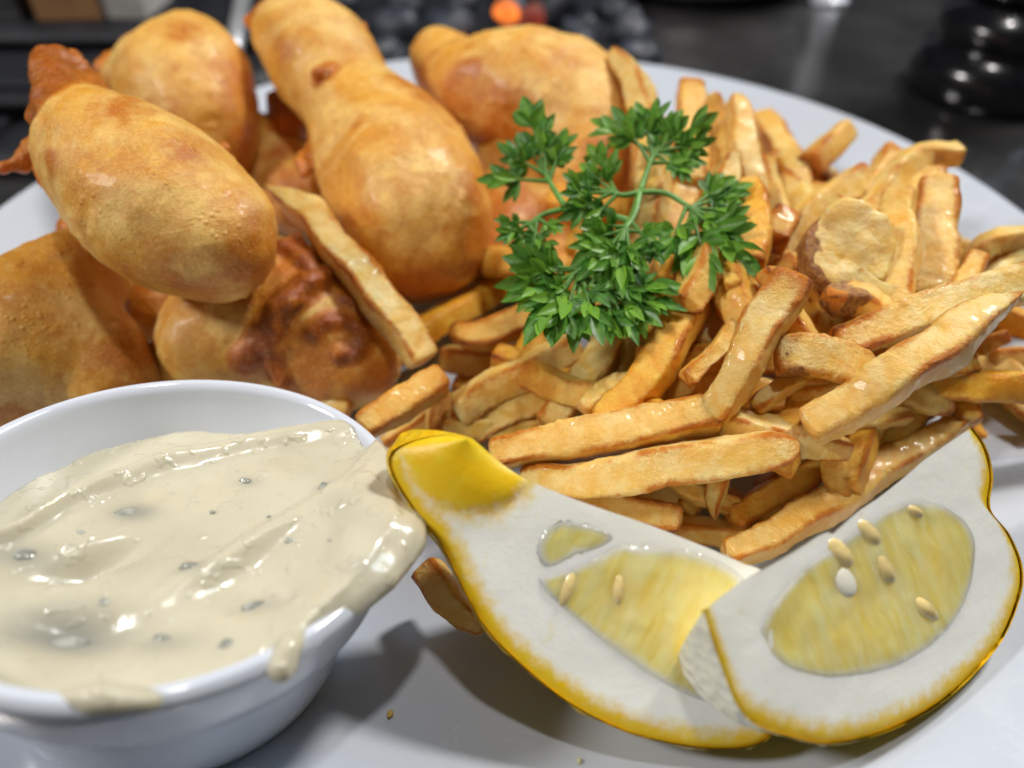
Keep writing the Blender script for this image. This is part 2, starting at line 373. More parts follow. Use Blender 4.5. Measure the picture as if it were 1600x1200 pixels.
v, f = box((-18.2, 40.2, 2.3), (1.05, 1.6, 1.08), -0.06, 0.04); o = mesh('carton', v, f, M_PAPER, smooth=False); tag(o, 'blurred pale carton right of the brown box, upper left', 'carton')
v, f = box((-24.6, 40.0, 2.4), (1.5, 1.6, 1.18), 0.0, 0.04); o = mesh('carton', v, f, M_STEEL, smooth=False); tag(o, 'blurred greyish carton in the far upper left corner', 'carton')
v, f = tube(np.array([[-14.2, 47, 2.2], [-12.8, 38, 1.2], [-12.0, 33, 0.8]]), 0.4); o = mesh('steel_rod', v, f, M_PAN); tag(o, 'blurred grey rod lying between two battered pieces at the top', 'rod')
# charcoal bed with one glowing ember
tr = empty('charcoal_tray', (-1.5, 39, 0)); tag(tr, 'dark blurred tray behind the battered pieces at the top of the picture', 'tray')
v, f = box((-1.5, 40, 0.35), (8.0, 7, 0.33), 0, 0.05); child('tray_body', v, f, M_IRON, tr)
def lump(c, r, seed):
    n, m = 9, 12; th = np.linspace(0.02, math.pi - 0.02, n); ph = np.linspace(0, 2 * math.pi, m, endpoint=False)
    d = np.stack([np.sin(th)[:, None] * np.cos(ph), np.sin(th)[:, None] * np.sin(ph), np.broadcast_to(np.cos(th)[:, None], (n, m))], -1).reshape(-1, 3)
    rr = 1 + 0.45 * vnoise(d * 1.0 + seed * 7.3, 0.7, seed)
    return np.array(c) + d * rr[:, None] * np.array(r), grid_faces(n, m)[:, ::-1].tolist() + [list(range(m)), [(n - 1) * m + i for i in range(m)][::-1]]
lr = random.Random(3)
LUMPL = ['top left', 'top']
for i in range(22):
    c = (-1.5 + 7.2 * (i % 6 - 2.5) / 2.6 + lr.uniform(-0.5, 0.5), 34.6 + 3.0 * (i // 6) + lr.uniform(-0.6, 0.6), 0.95 + lr.uniform(0, 0.25)); r = lr.uniform(0.7, 1.15)
    v, f = lump(c, (r, r, r * 0.8), i); o = mesh('charcoal_lump', v, f, M_CHAR)
    tag(o, 'blurred blue-grey lump in the dark tray at the top', 'coal', 'lumps in the dark tray')
pe = P(790, 20, 1.9); v, f = lump(pe, (0.55, 0.55, 0.55), 51); o = mesh('glowing_ember', v, f, M_EMBER); tag(o, 'small glowing orange ember above the battered pieces', 'ember')
pe = P(833, 28, 1.8); v, f = lump(pe, (0.6, 0.6, 0.6), 52); o = mesh('dim_ember', v, f, M_EMBER2); tag(o, 'dim dark-red ember just right of the orange one', 'ember')
# pan on the counter
pp = P(1115, 22, 0.0); pn = empty('steel_pan', (pp[0], pp[1] + 8, 0)); tag(pn, 'blurred silver pan on the steel counter at the top edge', 'pan')
v, f = lathe(fillet([(0, 0.05), (6.6, 0.05), (7.6, 1.2), (8.2, 3.2), (8.5, 3.3), (8.5, 3.0), (8.0, 1.0)])); child('pan_body', v + np.array(pn.location) / S, f, M_PAN, pn)
v, f = tube(np.array([[8.2, 1.5, 2.9], [13, 1.5, 3.5], [20, 1.5, 4.4]]) + np.array(pn.location) / S, 0.55); child('handle', v, f, M_IRON, pn)
pq = P(1292, 2, 0.0); v, f = lathe(fillet([(0.001, 0), (1.1, 0), (1.1, 0.25), (0.62, 0.5), (0.6, 30), (0.001, 30)], 4, 0.3), 32)
o = mesh('shelf_post', v + pq, f, M_RAM, origin=pq); tag(o, 'pale upright post at the top edge, mirrored as a streak in the counter', 'post')
# pepper mill
pm = P(1572, 175, 0.0); ml = empty('pepper_mill', (pm[0], pm[1] + 2.2, 0)); tag(ml, 'glossy black turned pepper mill standing on the steel counter', 'pepper mill')
lo = np.array(ml.location) / S
for nm, pr in (('base', [(0, 0), (2.9, 0), (3.25, 0.3), (3.3, 1.3), (2.8, 1.9), (2.45, 2.1), (2.75, 2.5), (2.85, 3.0), (2.4, 3.5), (1.9, 3.8), (0, 3.8)]),
               ('body', [(0, 3.8), (1.9, 3.8), (2.15, 4.4), (1.8, 6.0), (1.55, 8.5), (1.9, 11.0), (2.2, 11.6), (0, 11.7)]),
               ('head', [(0, 11.7), (2.0, 11.75), (2.25, 12.4), (1.5, 13.2), (1.9, 14.8), (1.2, 16.2), (0, 16.4)])):
    v, f = lathe(fillet(pr, 5, 0.45), 64); child(nm, v + lo, f, M_BLACK, ml)

# ------------------------------------------------------------------ plate
rr = np.linspace(0, PR, 60); top = [(max(r, 1e-4), plate_z(PC[0] + r, PC[1])) for r in rr]
zt = top[-1][1]
prof = top + [(PR + 0.10, zt + 0.01), (PR + 0.17, zt - 0.06), (PR + 0.14, zt - 0.17), (PR - 0.1, zt - 0.30), (11.5, 0.95), (9.0, 0.38), (8.3, 0.12), (8.1, 0.0), (7.7, 0.0), (7.5, 0.2), (0.001, 0.22)]
v, f = lathe(prof[::-1], 192)
o = mesh('dinner_plate', v + np.array([PC[0], PC[1], 0]), f, M_PLATE, origin=(PC[0], PC[1], 0)); tag(o, 'large round white dinner plate under all the food', 'plate')

# ------------------------------------------------------------------ battered pieces
def spine(pts, n=None):
    c = []
    for px, py, z, rp in pts:
        p = P(px, py, z); c.append([*p, px2cm(p, rp)])
    c = np.array(c); s = crom(c, n or max(8, 5 * len(c))); return s[:, :3], np.maximum(s[:, 3], 0.03)
def hit(fn, px, py):
    d = ray(px, py); t = np.linspace(9, 40, 700); p = EYE + d * t[:, None]; q = fn(p); k = np.argmax(q < 0)
    return p[k] if q[k] < 0 else None
TENDERS = []
def tender(label, lobes, nubs=(), glaze=(), h=0.058, blend=0.5, seed=0, lump_amp=0.11, patches=()):
    """lobes: spines of the soft body; nubs: craggy brown bits; glaze: raised dark trickles on the surface; patches: browned areas"""
    L = [spine(x) for x in lobes]
    def body(p):
        d = None
        for s, r in L:
            e = chain_sdf(p, s, r); d = e if d is None else smin(d, e, blend)
        near = np.abs(d) < 0.7; q = p[near]
        d[near] += lump_amp * fbm(q, 1.5, seed, 2) + 0.020 * fbm(q, 0.42, seed + 9, 3) - 0.10 * np.clip(vnoise(q, 0.22, seed + 12) - 0.5, 0, 1)
        return d
    NB = [(spine(pts), lev) for pts, lev in nubs]; GZ = []
    for path, rp in glaze:
        c = [hit(body, *q) for q in path]; c = np.array([x for x in c if x is not None])
        c = crom(c, 4 * len(c)); k = c - EYE; k /= np.linalg.norm(k, axis=1)[:, None]
        GZ.append((c + k * 0.04, np.full(len(c), px2cm(c[0], rp))))
    def full(p):
        d = body(p)
        for (s, r), lev in NB:
            e = chain_sdf(p, s, r); near = e < 0.5; e[near] += 0.10 * fbm(p[near], 0.42, seed + 3, 4); d = smin(d, e, 0.16)
        for s, r in GZ:
            e = chain_sdf(p, s, r); near = e < 0.5; e[near] += 0.08 * fbm(p[near], 0.42, seed + 5, 3); d = smin(d, e, 0.12)
        return d
    allp = np.vstack([s for s, r in L] + [s for (s, r), _ in NB]); R = max(r.max() for s, r in L) + 0.35
    v, q = surface_nets(full, allp.min(0) - R, allp.max(0) + R, h)
    br = np.zeros(len(v))
    for (s, r), lev in NB: br = np.maximum(br, lev * np.clip(1 - (chain_sdf(v, s, r) - 0.02) / 0.30, 0, 1))
    for s, r in GZ: br = np.maximum(br, 1.15 * np.clip(1 - (chain_sdf(v, s, r) - 0.02) / 0.20, 0, 1))
    for px, py, rp, lev in patches:
        c = hit(body, px, py)
        if c is not None: br = np.maximum(br, lev * np.clip(1 - np.linalg.norm(v - c, axis=1) / px2cm(c, rp), 0, 1) ** 0.7)
    br = np.clip(np.maximum(br, 0.42 * np.clip(0.15 + 1.4 * fbm(v, 2.2, seed + 21, 3), 0, 1)), 0, 1.1)
    o = mesh('battered_fish', v, q, M_BAT, attrs={'brown': br}); tag(o, label, 'fried fish', 'battered pieces piled on the plate')
    TENDERS.append(full); return o
# front left, lying on top
tender('large pale golden battered piece with brown craggy tail, topmost at the left',
       [[(100, 130, 6.8, 30), (122, 180, 6.45, 60), (165, 245, 6.1, 100), (240, 310, 5.6, 128), (320, 365, 5.2, 108), (352, 385, 5.1, 82)]],
       nubs=[([(84, 96, 7.1, 28), (88, 135, 6.9, 36), (104, 185, 6.6, 48)], 1.0), ([(120, 98, 6.9, 14), (135, 130, 6.7, 20), (160, 175, 6.5, 24)], 0.9),
             ([(4, 266, 5.6, 10), (30, 254, 5.65, 15), (55, 240, 5.7, 17), (85, 215, 5.8, 28)], 0.5), ([(66, 290, 5.6, 10), (72, 255, 5.7, 14)], 0.6), ([(350, 232, 5.9, 8), (347, 248, 5.7, 10)], 0.8)],
       patches=[(190, 165, 80, 0.5), (280, 235, 60, 0.45), (395, 410, 70, 0.6), (300, 452, 90, 0.5), (200, 420, 70, 0.4), (80, 250, 40, 0.5)], seed=11)
tender('battered piece cut by the left picture edge, behind the ramekin',
       [[(-60, 560, 2.9, 120), (50, 540, 2.7, 128), (130, 560, 2.4, 96), (170, 590, 2.2, 72)], [(50, 500, 3.3, 80), (115, 440, 3.3, 72), (150, 405, 3.2, 52)]],
       nubs=[([(104, 352, 3.6, 12), (116, 385, 3.5, 18)], 0.8)], patches=[(200, 560, 90, 0.5), (220, 600, 60, 0.5), (20, 640, 60, 0.4)], seed=22)
tender('battered piece with dark brown glaze trickles, between ramekin and leaning fry',
       [[(335, 530, 2.2, 92), (430, 500, 2.3, 118), (510, 530, 2.1, 100), (552, 560, 1.9, 76)], [(420, 420, 2.8, 60), (440, 460, 2.6, 80)]],
       glaze=[([(465, 385), (480, 415), (500, 430), (470, 455), (440, 480), (425, 510), (400, 545), (385, 560)], 19), ([(440, 390), (470, 405), (500, 440)], 17),
              ([(490, 520), (510, 505), (540, 505), (565, 525), (560, 550), (530, 555)], 10), ([(540, 470), (560, 485), (575, 505)], 8), ([(420, 540), (430, 570), (440, 590)], 14)],
       patches=[(480, 420, 70, 0.8), (430, 500, 60, 0.6), (530, 530, 60, 0.45), (590, 590, 60, 0.6), (560, 600, 60, 0.5), (420, 560, 60, 0.5)], seed=33)
tender('rounded battered piece at the back left, behind the topmost one',
       [[(283, 62, 5.5, 42), (300, 120, 4.9, 88), (318, 190, 4.2, 84), (322, 240, 3.4, 74)], [(190, 118, 5.0, 30), (245, 120, 4.9, 66), (280, 160, 4.5, 84)]],
       nubs=[([(160, 110, 5.1, 12), (185, 100, 5.1, 20)], 0.8)], patches=[(385, 140, 70, 0.55), (380, 220, 60, 0.6), (290, 45, 50, 0.5)], seed=44)
tender('big peanut-shaped battered piece standing in the centre of the pile',
       [[(455, 55, 5.8, 62), (500, 95, 5.4, 84), (548, 160, 4.8, 80), (600, 235, 4.1, 112), (640, 325, 3.4, 128), (655, 360, 3.1, 112)]],
       nubs=[([(398, 32, 6.0, 14), (425, 35, 6.0, 28)], 0.75), ([(496, 114, 5.95, 9), (520, 122, 5.7, 13), (545, 140, 5.3, 14)], 0.85), ([(470, 262, 4.3, 9), (486, 235, 4.3, 13), (515, 230, 4.2, 22)], 0.7),
             ([(474, 275, 4.2, 5), (478, 262, 4.25, 8)], 0.7), ([(568, 40, 5.7, 6), (560, 60, 5.5, 12)], 0.6)],
       patches=[(440, 80, 40, 0.45), (460, 190, 50, 0.5), (750, 380, 90, 0.6), (650, 460, 110, 0.6), (740, 300, 60, 0.5), (500, 330, 50, 0.5), (560, 190, 40, 0.3), (560, 380, 50, 0.25), (730, 280, 40, 0.35)], seed=55)
tender('battered piece at the back, its right half behind the parsley',
       [[(690, 95, 4.6, 46), (725, 135, 4.4, 66), (790, 150, 4.3, 92), (870, 165, 4.2, 104), (915, 215, 3.9, 86), (930, 290, 3.3, 66)]],
       nubs=[([(665, 65, 4.9, 9), (690, 70, 4.8, 18), (720, 75, 4.7, 20)], 0.55)], patches=[(735, 105, 30, 0.7), (730, 170, 40, 0.5), (950, 250, 60, 0.85), (960, 300, 50, 0.95), (880, 90, 60, 0.3), (800, 260, 70, 0.45)], seed=66)
tender('dark golden battered piece low between the big central one and the parsley',
       [[(800, 240, 2.9, 62), (800, 320, 2.4, 62), (790, 405, 1.9, 62)], [(870, 330, 2.6, 52), (880, 400, 2.2, 44)]], patches=[(790, 330, 90, 0.55), (800, 430, 80, 0.6), (860, 350, 80, 0.55)], seed=77)
tender('small battered piece in the gap behind the central one, low down',
       [[(400, 215, 2.9, 40), (440, 260, 2.5, 62), (470, 310, 2.2, 60)]], nubs=[([(440, 165, 3.8, 24), (455, 195, 3.6, 30)], 0.7)], patches=[(430, 240, 60, 0.4), (460, 300, 70, 0.5)], seed=88)

tender('added battered piece filling the dark shaded gap under the topmost one at the left',
       [[(250, 400, 2.4, 60), (255, 440, 2.0, 62), (245, 480, 1.75, 52)]], patches=[(250, 440, 120, 0.4)], seed=99)  # added support piece, fills the gap where there is only deep shade
# ------------------------------------------------------------------ fries
FRIES = []
def fry(pts, wpx, label, tone=0.4, off=0.0, tip=(0.0, 0.0), dark=(0.5, 0.5), roll=None, skin=(), flat=1.0, ends=(1, 1), group='fries heaped on the plate', name='french_fry'):
    c = np.array([P(*q) if len(q) == 3 else PM(*q, off) for q in pts])
    L = np.linalg.norm(np.diff(c, axis=0), axis=1).sum(); fine = 'buried' not in group; n = max(24, int(L / (0.042 if fine else 0.07))); m = 44 if fine else 28
    ws = wpx if isinstance(wpx, (tuple, list)) else (wpx,)
    s = crom(c, n); u = np.linspace(0, 1, n); dist = u * L
    wid = np.interp(u, np.linspace(0, 1, len(ws)), ws) if len(ws) > 1 else np.full(n, ws[0])
    rad = np.array([px2cm(p, x) for p, x in zip(s, wid)]) * 0.445
    R = rad.mean(); prof = np.ones(n)
    for k, dd in ((0, dist), (1, L - dist)):
        ln = R * (0.45 + 3.2 * tip[k]); x = np.clip(dd / ln, 0, 1); prof *= (1 - (1 - x) ** (2.6 - 1.4 * tip[k])) ** (0.45 + 0.35 * tip[k]) * (1 - 0.02) + 0.02
    t, a, b = frames(s); seed = len(FRIES) + 1; rl = (RNG.uniform(-0.5, 0.5) if roll is None else roll) + 0.25 * RNG.uniform(-1, 1) * u
    th = np.linspace(0, 2 * math.pi, m, endpoint=False); ex = 0.42
    cx = np.sign(np.cos(th)) * np.abs(np.cos(th)) ** ex; cy = np.sign(np.sin(th)) * np.abs(np.sin(th)) ** ex
    k = 0.94 / (1 + 0.10 * np.abs(np.sin(2 * rl)))
    X = cx[None] * (rad * prof * k)[:, None]; Y = cy[None] * (rad * prof * flat * 0.95)[:, None]
    cr_, sr_ = np.cos(rl)[:, None], np.sin(rl)[:, None]; X, Y = X * cr_ - Y * sr_, X * sr_ + Y * cr_
    wob = 0.07 * np.stack([vnoise(np.stack([dist, dist * 0, dist * 0 + seed], -1), 0.9, seed), vnoise(np.stack([dist, dist * 0 + 5, dist * 0 + seed], -1), 0.9, seed)], -1) * prof[:, None]
    v = s[:, None] + (X + wob[:, :1])[..., None] * a[:, None] + (Y + wob[:, 1:])[..., None] * b[:, None]
    out = v - s[:, None]; nl = np.linalg.norm(out, axis=2, keepdims=True) + 1e-6
    p = v.reshape(-1, 3)
    nz = (0.045 * vnoise(p, 0.55, seed) + 0.020 * vnoise(p, 0.24, seed + 40) + 0.012 * vnoise(p, 0.11, seed + 80)).reshape(n, m, 1)
    nz = nz + (0.030 * np.clip(vnoise(p, 0.085, seed + 33) - 0.1, 0, 1) + 0.05 * np.clip(vnoise(p, 0.17, seed + 35) - 0.45, 0, 1)).reshape(n, m, 1) * (0.35 + 0.9 * (np.abs(np.sin(2 * th)) ** 2)[None, :, None])
    v = v + out / nl * nz * np.clip(prof, 0.25, 1)[:, None, None]
    corner = (np.abs(np.sin(2 * th)) ** 2)[None] * (0.75 + 0.75 * fbm(np.stack([dist, dist * 0, dist * 0 + seed * 3.1], -1), 0.7, seed + 60, 3))[:, None]
    ed = np.maximum(dark[0] * np.exp(-dist / (0.35)), dark[1] * np.exp(-(L - dist) / 0.35))
    crust = (corner * 0.70 + ed[:, None] * 1.0 + 0.22 * vnoise(p, 0.8, seed + 7).reshape(n, m)).ravel()
    sk = np.zeros((n, m))
    for u0, u1, a0, a1 in skin:
        g1 = np.minimum(u - u0, u1 - u)[:, None] * L / 0.25 + 0 * th[None]; g2 = (np.minimum(th - a0, a1 - th)[None] / 0.5 if a1 - a0 < 6 else 9) + 0 * u[:, None]
        sk = np.maximum(sk, np.clip(np.minimum(g1, g2) * 0.6 + 0.45 + 0.55 * fbm(p, 0.35, seed + 5, 3).reshape(n, m), 0, 1))
    f = grid_faces(n, m)[:, ::-1].tolist() + [list(range(m)), [(n - 1) * m + i for i in range(m)][::-1]]
    o = mesh(name, v.reshape(-1, 3), f, M_FRY, attrs={'crust': crust, 'tone': np.clip(tone + 0.35 * vnoise(p, 1.4, seed + 90), 0, 1), 'skin': sk.ravel()})
    tag(o, label, 'french fry', group); FRIES.append(o); return o
PI = math.pi
# --- left side
fry([(412, 287, 4.6), (470, 325, 4.3), (545, 410, 3.9), (615, 495, 3.2), (660, 570, 2.4)], (26, 62, 64, 70, 62), 'long pale fry with pointed tip leaning across the brown-glazed battered piece', 0.10, tip=(0.8, 0.0), dark=(0.5, 0.2), roll=0.35)
fry([(560, 668, 2.4), (620, 632, 2.6), (695, 588, 2.7)], (58, 66, 58), 'short blunt golden fry between the ramekin rim and the long leaning fry', 0.55, dark=(0.3, 0.9), roll=0.2)
fry([(694, 610, 1.9), (690, 650, 1.5), (692, 690, 1.2)], 54, 'short knobbly fry hanging down just above the yellow lemon tip', 0.5)
fry([(430, 610, 1.6), (490, 625, 1.5), (548, 646, 1.4)], 30, 'thin fry mostly hidden between the glazed battered piece and the ramekin', 0.6)
fry([(600, 700, 1.0), (675, 650, 1.3)], 42, 'small pale fry end under the short blunt fry beside the ramekin', 0.2)
fry([(700, 518, 2.3), (755, 520, 2.4), (850, 492, 2.5)], (44, 58, 56), 'stubby fry with dark tip pointing left beneath the parsley', 0.6, tip=(0.35, 0), dark=(1.0, 0.2))
fry([(690, 555, 1.4), (760, 565, 1.5), (860, 540, 1.7)], 52, 'shaded fry lying under the dark-tipped stub below the parsley', 0.7)
fry([(712, 642, 2.0), (800, 592, 2.6), (905, 535, 3.0)], (62, 68, 58), 'thick golden fry slanting up right beneath the parsley, leftmost of the slanted row', 0.35, dark=(0.2, 0.3))
fry([(738, 676, 1.6), (830, 628, 2.2), (940, 545, 2.7)], (48, 58, 48), 'tan fry squeezed beneath the leftmost slanted fry', 0.45)
fry([(775, 672, 1.2), (850, 638, 1.6), (900, 600, 1.8)], 34, 'thin pale sliver of fry under the slanted row', 0.15)
fry([(852, 672, 2.2), (905, 605, 2.7), (960, 520, 3.2)], (58, 64, 52), 'whitish fry with greyish side in the slanted row below the parsley', 0.05, dark=(0.4, 0.3))
fry([(960, 640, 2.4), (985, 560, 2.9), (1005, 480, 3.4)], 52, 'pale fry tucked behind the bright orange fry under the parsley', 0.15)
fry([(930, 665, 2.9), (1010, 590, 3.5), (1065, 505, 4.0), (1085, 462, 4.2)], (58, 72, 74, 70), 'bright orange glossy fry slanting up to the parsley, rightmost of the row', 0.95, dark=(0.4, 0.2), roll=0.3)
fry([(1068, 488, 4.4), (1095, 430, 4.6), (1120, 360, 4.8)], (66, 72, 60), 'golden fry continuing upward from the bright orange one, under the parsley', 0.5, dark=(0.25, 0.4))
fry([(1105, 550, 3.2), (1125, 480, 3.6), (1140, 420, 3.9)], 56, 'pale fry behind the bright orange slanted fry', 0.15)
# --- front long ones
fry([(765, 712, 2.7), (880, 693, 3.0), (1000, 668, 3.3), (1125, 640, 3.6)], (58, 74, 76, 72), 'upper of the two long parallel fries above the left lemon wedge', 0.35, dark=(0.4, 0.6), roll=0.15)
fry([(815, 745, 2.3), (950, 748, 2.8), (1090, 722, 3.2), (1250, 692, 3.6)], (60, 76, 84, 68), 'lower of the two long parallel fries above the left lemon wedge', 0.22, tip=(0, 0.35), dark=(0.3, 0.5), roll=-0.1)
fry([(850, 762, 1.8), (960, 790, 1.9), (1066, 818, 1.9)], (52, 60, 56), 'fry just behind the top edge of the left lemon wedge', 0.5, dark=(0.2, 0.6))
fry([(985, 785, 1.3), (1100, 745, 1.6)], 52, 'shaded fry under the lower long parallel fry', 0.5)
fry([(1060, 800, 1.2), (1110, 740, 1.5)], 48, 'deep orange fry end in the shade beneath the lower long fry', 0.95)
fry([(1126, 735, 2.5), (1122, 775, 2.0), (1118, 812, 1.7)], (40, 36, 26), 'tiny pointed fry hanging below the lower long parallel fry', 0.15, tip=(0, 0.6), dark=(0.9, 0.5))
fry([(1120, 655, 3.3), (1225, 682, 3.2), (1330, 702, 3.0)], (60, 66, 46), 'pale fry lying behind the right end of the lower long fry', 0.12, dark=(0.2, 0.5))
fry([(1118, 655, 3.5), (1160, 570, 4.4), (1205, 490, 5.0), (1240, 428, 5.5)], (62, 68, 84, 80), 'upright fry with rough pitted brown tip right of the parsley', 0.3, dark=(0.3, 1.0), roll=0.3, skin=[(0.86, 0.97, 0.2, 1.6)])
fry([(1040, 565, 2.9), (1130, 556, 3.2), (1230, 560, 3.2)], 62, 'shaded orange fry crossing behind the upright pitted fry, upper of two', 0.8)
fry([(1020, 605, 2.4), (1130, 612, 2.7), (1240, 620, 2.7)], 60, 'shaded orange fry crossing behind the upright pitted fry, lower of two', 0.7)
fry([(1030, 640, 2.6), (1085, 622, 2.8)], 26, 'small pale fry end above the upper long parallel fry', 0.1)
fry([(1115, 385, 4.5), (1140, 440, 4.4), (1170, 520, 4.0)], (66, 82, 60), 'orange knobbly fry left of the upright pitted fry', 0.8, dark=(0.4, 0.4))
fry([(1300, 580, 3.4), (1262, 500, 3.7), (1225, 420, 3.8)], 78, 'deep orange fry standing in the shade right of the upright pitted fry', 0.9)
fry([(1275, 515, 3.9), (1325, 486, 4.1)], 44, 'small pale fry stump beneath the skin-patched fry', 0.1)
fry([(1290, 465, 4.7), (1345, 470, 4.5), (1400, 505, 4.1)], (54, 66, 70), 'fry with dark brown potato-skin end below the round chip', 0.55, dark=(1.0, 0.2), skin=[(0.0, 0.42, 0.0, 6.3)])
fry([(1208, 562, 4.2), (1262, 560, 4.3), (1320, 572, 4.1), (1400, 592, 3.8)], (76, 84, 72, 30), 'chunky fry with toasted dark brown square end facing left', 0.35, tip=(0, 0.7), dark=(0.7, 0.3), roll=0.2, skin=[(0.02, 0.25, 2.6, 4.6)])
fry([(1228, 610, 3.4), (1275, 618, 3.4), (1330, 600, 3.3)], 62, 'golden lump of fry below the toasted square-ended one', 0.75)
fry([(1300, 538, 4.3), (1400, 500, 4.6), (1500, 468, 4.7), (1640, 440, 4.7)], (62, 74, 76, 76), 'long pale straight fry reaching the right edge above the pointed one', 0.10, roll=0.2)
fry([(1258, 672, 3.6), (1390, 597, 4.5), (1500, 520, 5.1), (1600, 455, 5.6)], (72, 84, 86, 46), 'longest pale fry with sharp dark-edged tip pointing to the right edge', 0.25, tip=(0, 0.8), dark=(0.3, 0.9), roll=0.25)
# --- right standing pair and back right
fry([(1392, 500, 4.2), (1402, 400, 4.8), (1408, 300, 5.4)], (68, 66, 62), 'upright golden fry, left one of the standing pair at the right', 0.55, dark=(0.3, 0.4), roll=0.1)
fry([(1456, 480, 3.8), (1456, 390, 4.4), (1462, 285, 5.1)], (78, 80, 68), 'upright pale golden fry, right one of the standing pair at the right', 0.35, dark=(0.3, 0.5), roll=-0.1)
fry([(1440, 330, 4.3), (1450, 275, 4.6)], 70, 'fry tip peeping out behind the standing pair', 0.6)
fry([(1345, 345, 4.2), (1395, 285, 4.6), (1440, 243, 4.9), (1502, 240, 4.9)], (44, 52, 50, 44), 'bent fry hooking right over the plate rim at the back', 0.45, dark=(0.2, 0.3))
fry([(1330, 350, 3.6), (1365, 290, 4.0), (1397, 237, 4.4)], (44, 50, 46), 'fry with brown spots just left of the bent hooked one', 0.4, dark=(0.2, 0.9))
fry([(1262, 262, 3.9), (1295, 232, 4.1), (1326, 203, 4.3)], (54, 50, 42), 'short fry with dark round end lying at the far plate rim', 0.5, dark=(1.1, 0.3))
fry([(1215, 395, 3.8), (1275, 330, 4.3), (1345, 275, 4.5)], (50, 58, 54), 'pale golden fry slanting up right behind the round chip', 0.3, dark=(0.4, 0.4))
fry([(1225, 285, 4.0), (1260, 320, 4.1), (1300, 345, 4.1)], (54, 60, 50), 'pale fry crossing over the slanting one near the far rim', 0.2)
fry([(1205, 385, 4.5), (1235, 335, 4.8)], (62, 54), 'short fry with brown-flecked end right of the parsley', 0.4, dark=(0.6, 1.0))
fry([(1300, 395, 3.9), (1360, 340, 4.2)], 50, 'pale fry end just behind the top of the round chip', 0.2)
fry([(1190, 190, 3.4), (1235, 260, 3.6), (1250, 330, 3.5)], 52, 'blurred orange fry lying at the back near the far rim', 0.6)
fry([(1180, 225, 3.0), (1300, 290, 3.0)], 46, 'blurred fry across the back, next to the white rim', 0.4)
fry([(1150, 148, 5.6), (1160, 220, 5.0), (1185, 320, 4.2)], (40, 54, 54), 'tall blurred pale fry standing at the back right of the parsley', 0.3, tip=(0.4, 0))
fry([(1185, 255, 4.4), (1215, 330, 4.1), (1235, 390, 3.8)], 46, 'blurred pale fry leaning right beside the tall back fry', 0.25)
fry([(1079, 132, 5.5), (1076, 200, 5.0), (1078, 300, 4.4)], (48, 56, 54), 'tall brown-topped fry standing behind the parsley top', 0.75, dark=(0.9, 0.2))
fry([(1112, 150, 5.0), (1128, 230, 4.6), (1125, 310, 4.1)], (34, 44, 44), 'tall fry just right of the brown-topped one', 0.55, tip=(0.4, 0))
fry([(958, 78, 5.8), (985, 120, 5.6), (1018, 210, 5.1), (1018, 330, 4.5), (1000, 450, 3.9)], (30, 52, 62, 62, 58), 'long pale fry leaning on the back battered piece, behind the parsley', 0.25, tip=(0.3, 0), dark=(0.9, 0.2))
fry([(1148, 232, 5.6), (1128, 290, 5.2), (1100, 370, 4.7)], (34, 54, 58), 'pale fry with small dark tip right beside the parsley', 0.15, tip=(0.5, 0), dark=(0.9, 0.2))
fry([(1168, 285, 5.2), (1178, 345, 5.0), (1172, 420, 4.7)], (44, 64, 58), 'smooth bright orange fry behind the right parsley leaf', 0.95)
fry([(1085, 255, 4.4), (1062, 320, 4.2), (1040, 400, 3.9)], 62, 'orange-brown fry seen through the parsley leaves', 0.85)
fry([(925, 375, 3.9), (922, 430, 3.7), (918, 495, 3.4)], 54, 'pale cracked fry seen between the lower parsley leaves', 0.2)
# --- right front
fry([(1505, 668, 2.2), (1490, 600, 2.6), (1470, 530, 3.0)], (56, 66, 60), 'orange fry standing under the sharp-tipped long fry', 0.7)
fry([(1395, 612, 3.1), (1440, 620, 2.9), (1482, 628, 2.7)], (50, 54, 46), 'stub with pale face and brown end under the sharp-tipped fry', 0.3, dark=(0.2, 1.0))
fry([(1375, 628, 2.7), (1358, 690, 2.2), (1345, 735, 1.8)], 58, 'pale fry leaning down in the shade under the sharp-tipped fry', 0.2)
fry([(1440, 640, 2.2), (1405, 680, 2.0), (1380, 720, 1.8)], 46, 'second pale fry in the shade, nearer the right lemon wedge', 0.3)
fry([(1135, 872, 1.7), (1220, 828, 1.8), (1310, 778, 1.9), (1410, 712, 2.1), (1505, 652, 2.3)], (54, 64, 64, 62, 44), 'long tan fry lying along the top edge of the right lemon wedge', 0.55, dark=(0.3, 0.9), roll=0.3)
fry([(1305, 705, 2.6), (1305, 745, 2.3), (1308, 778, 2.0)], (56, 52, 44), 'short thick fry end hanging over the long tan fry', 0.6, dark=(0.3, 0.8))
fry([(1255, 700, 1.9), (1225, 735, 1.5), (1195, 775, 1.2)], 56, 'dark-ended fry in the gap where the plate shows through', 0.6, dark=(0.2, 1.0))
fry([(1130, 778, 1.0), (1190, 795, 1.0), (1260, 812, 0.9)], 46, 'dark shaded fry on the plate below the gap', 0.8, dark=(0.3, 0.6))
fry([(1050, 822, 1.2), (1130, 835, 1.2), (1200, 842, 1.2)], 52, 'tan fry on the plate between the two lemon wedges', 0.45)
fry([(1520, 545, 1.9), (1575, 600, 1.9), (1650, 665, 1.9)], (52, 68, 70), 'golden fry lying apart on the plate at the right edge', 0.45)
fry([(1545, 560, 2.2), (1650, 560, 2.2)], 40, 'fry behind the one lying apart at the right edge', 0.4)
fry([(1495, 450, 3.2), (1520, 405, 3.8), (1560, 378, 4.1), (1640, 372, 4.0)], (40, 42, 42, 42), 'curved fry arching at the right picture edge', 0.45)
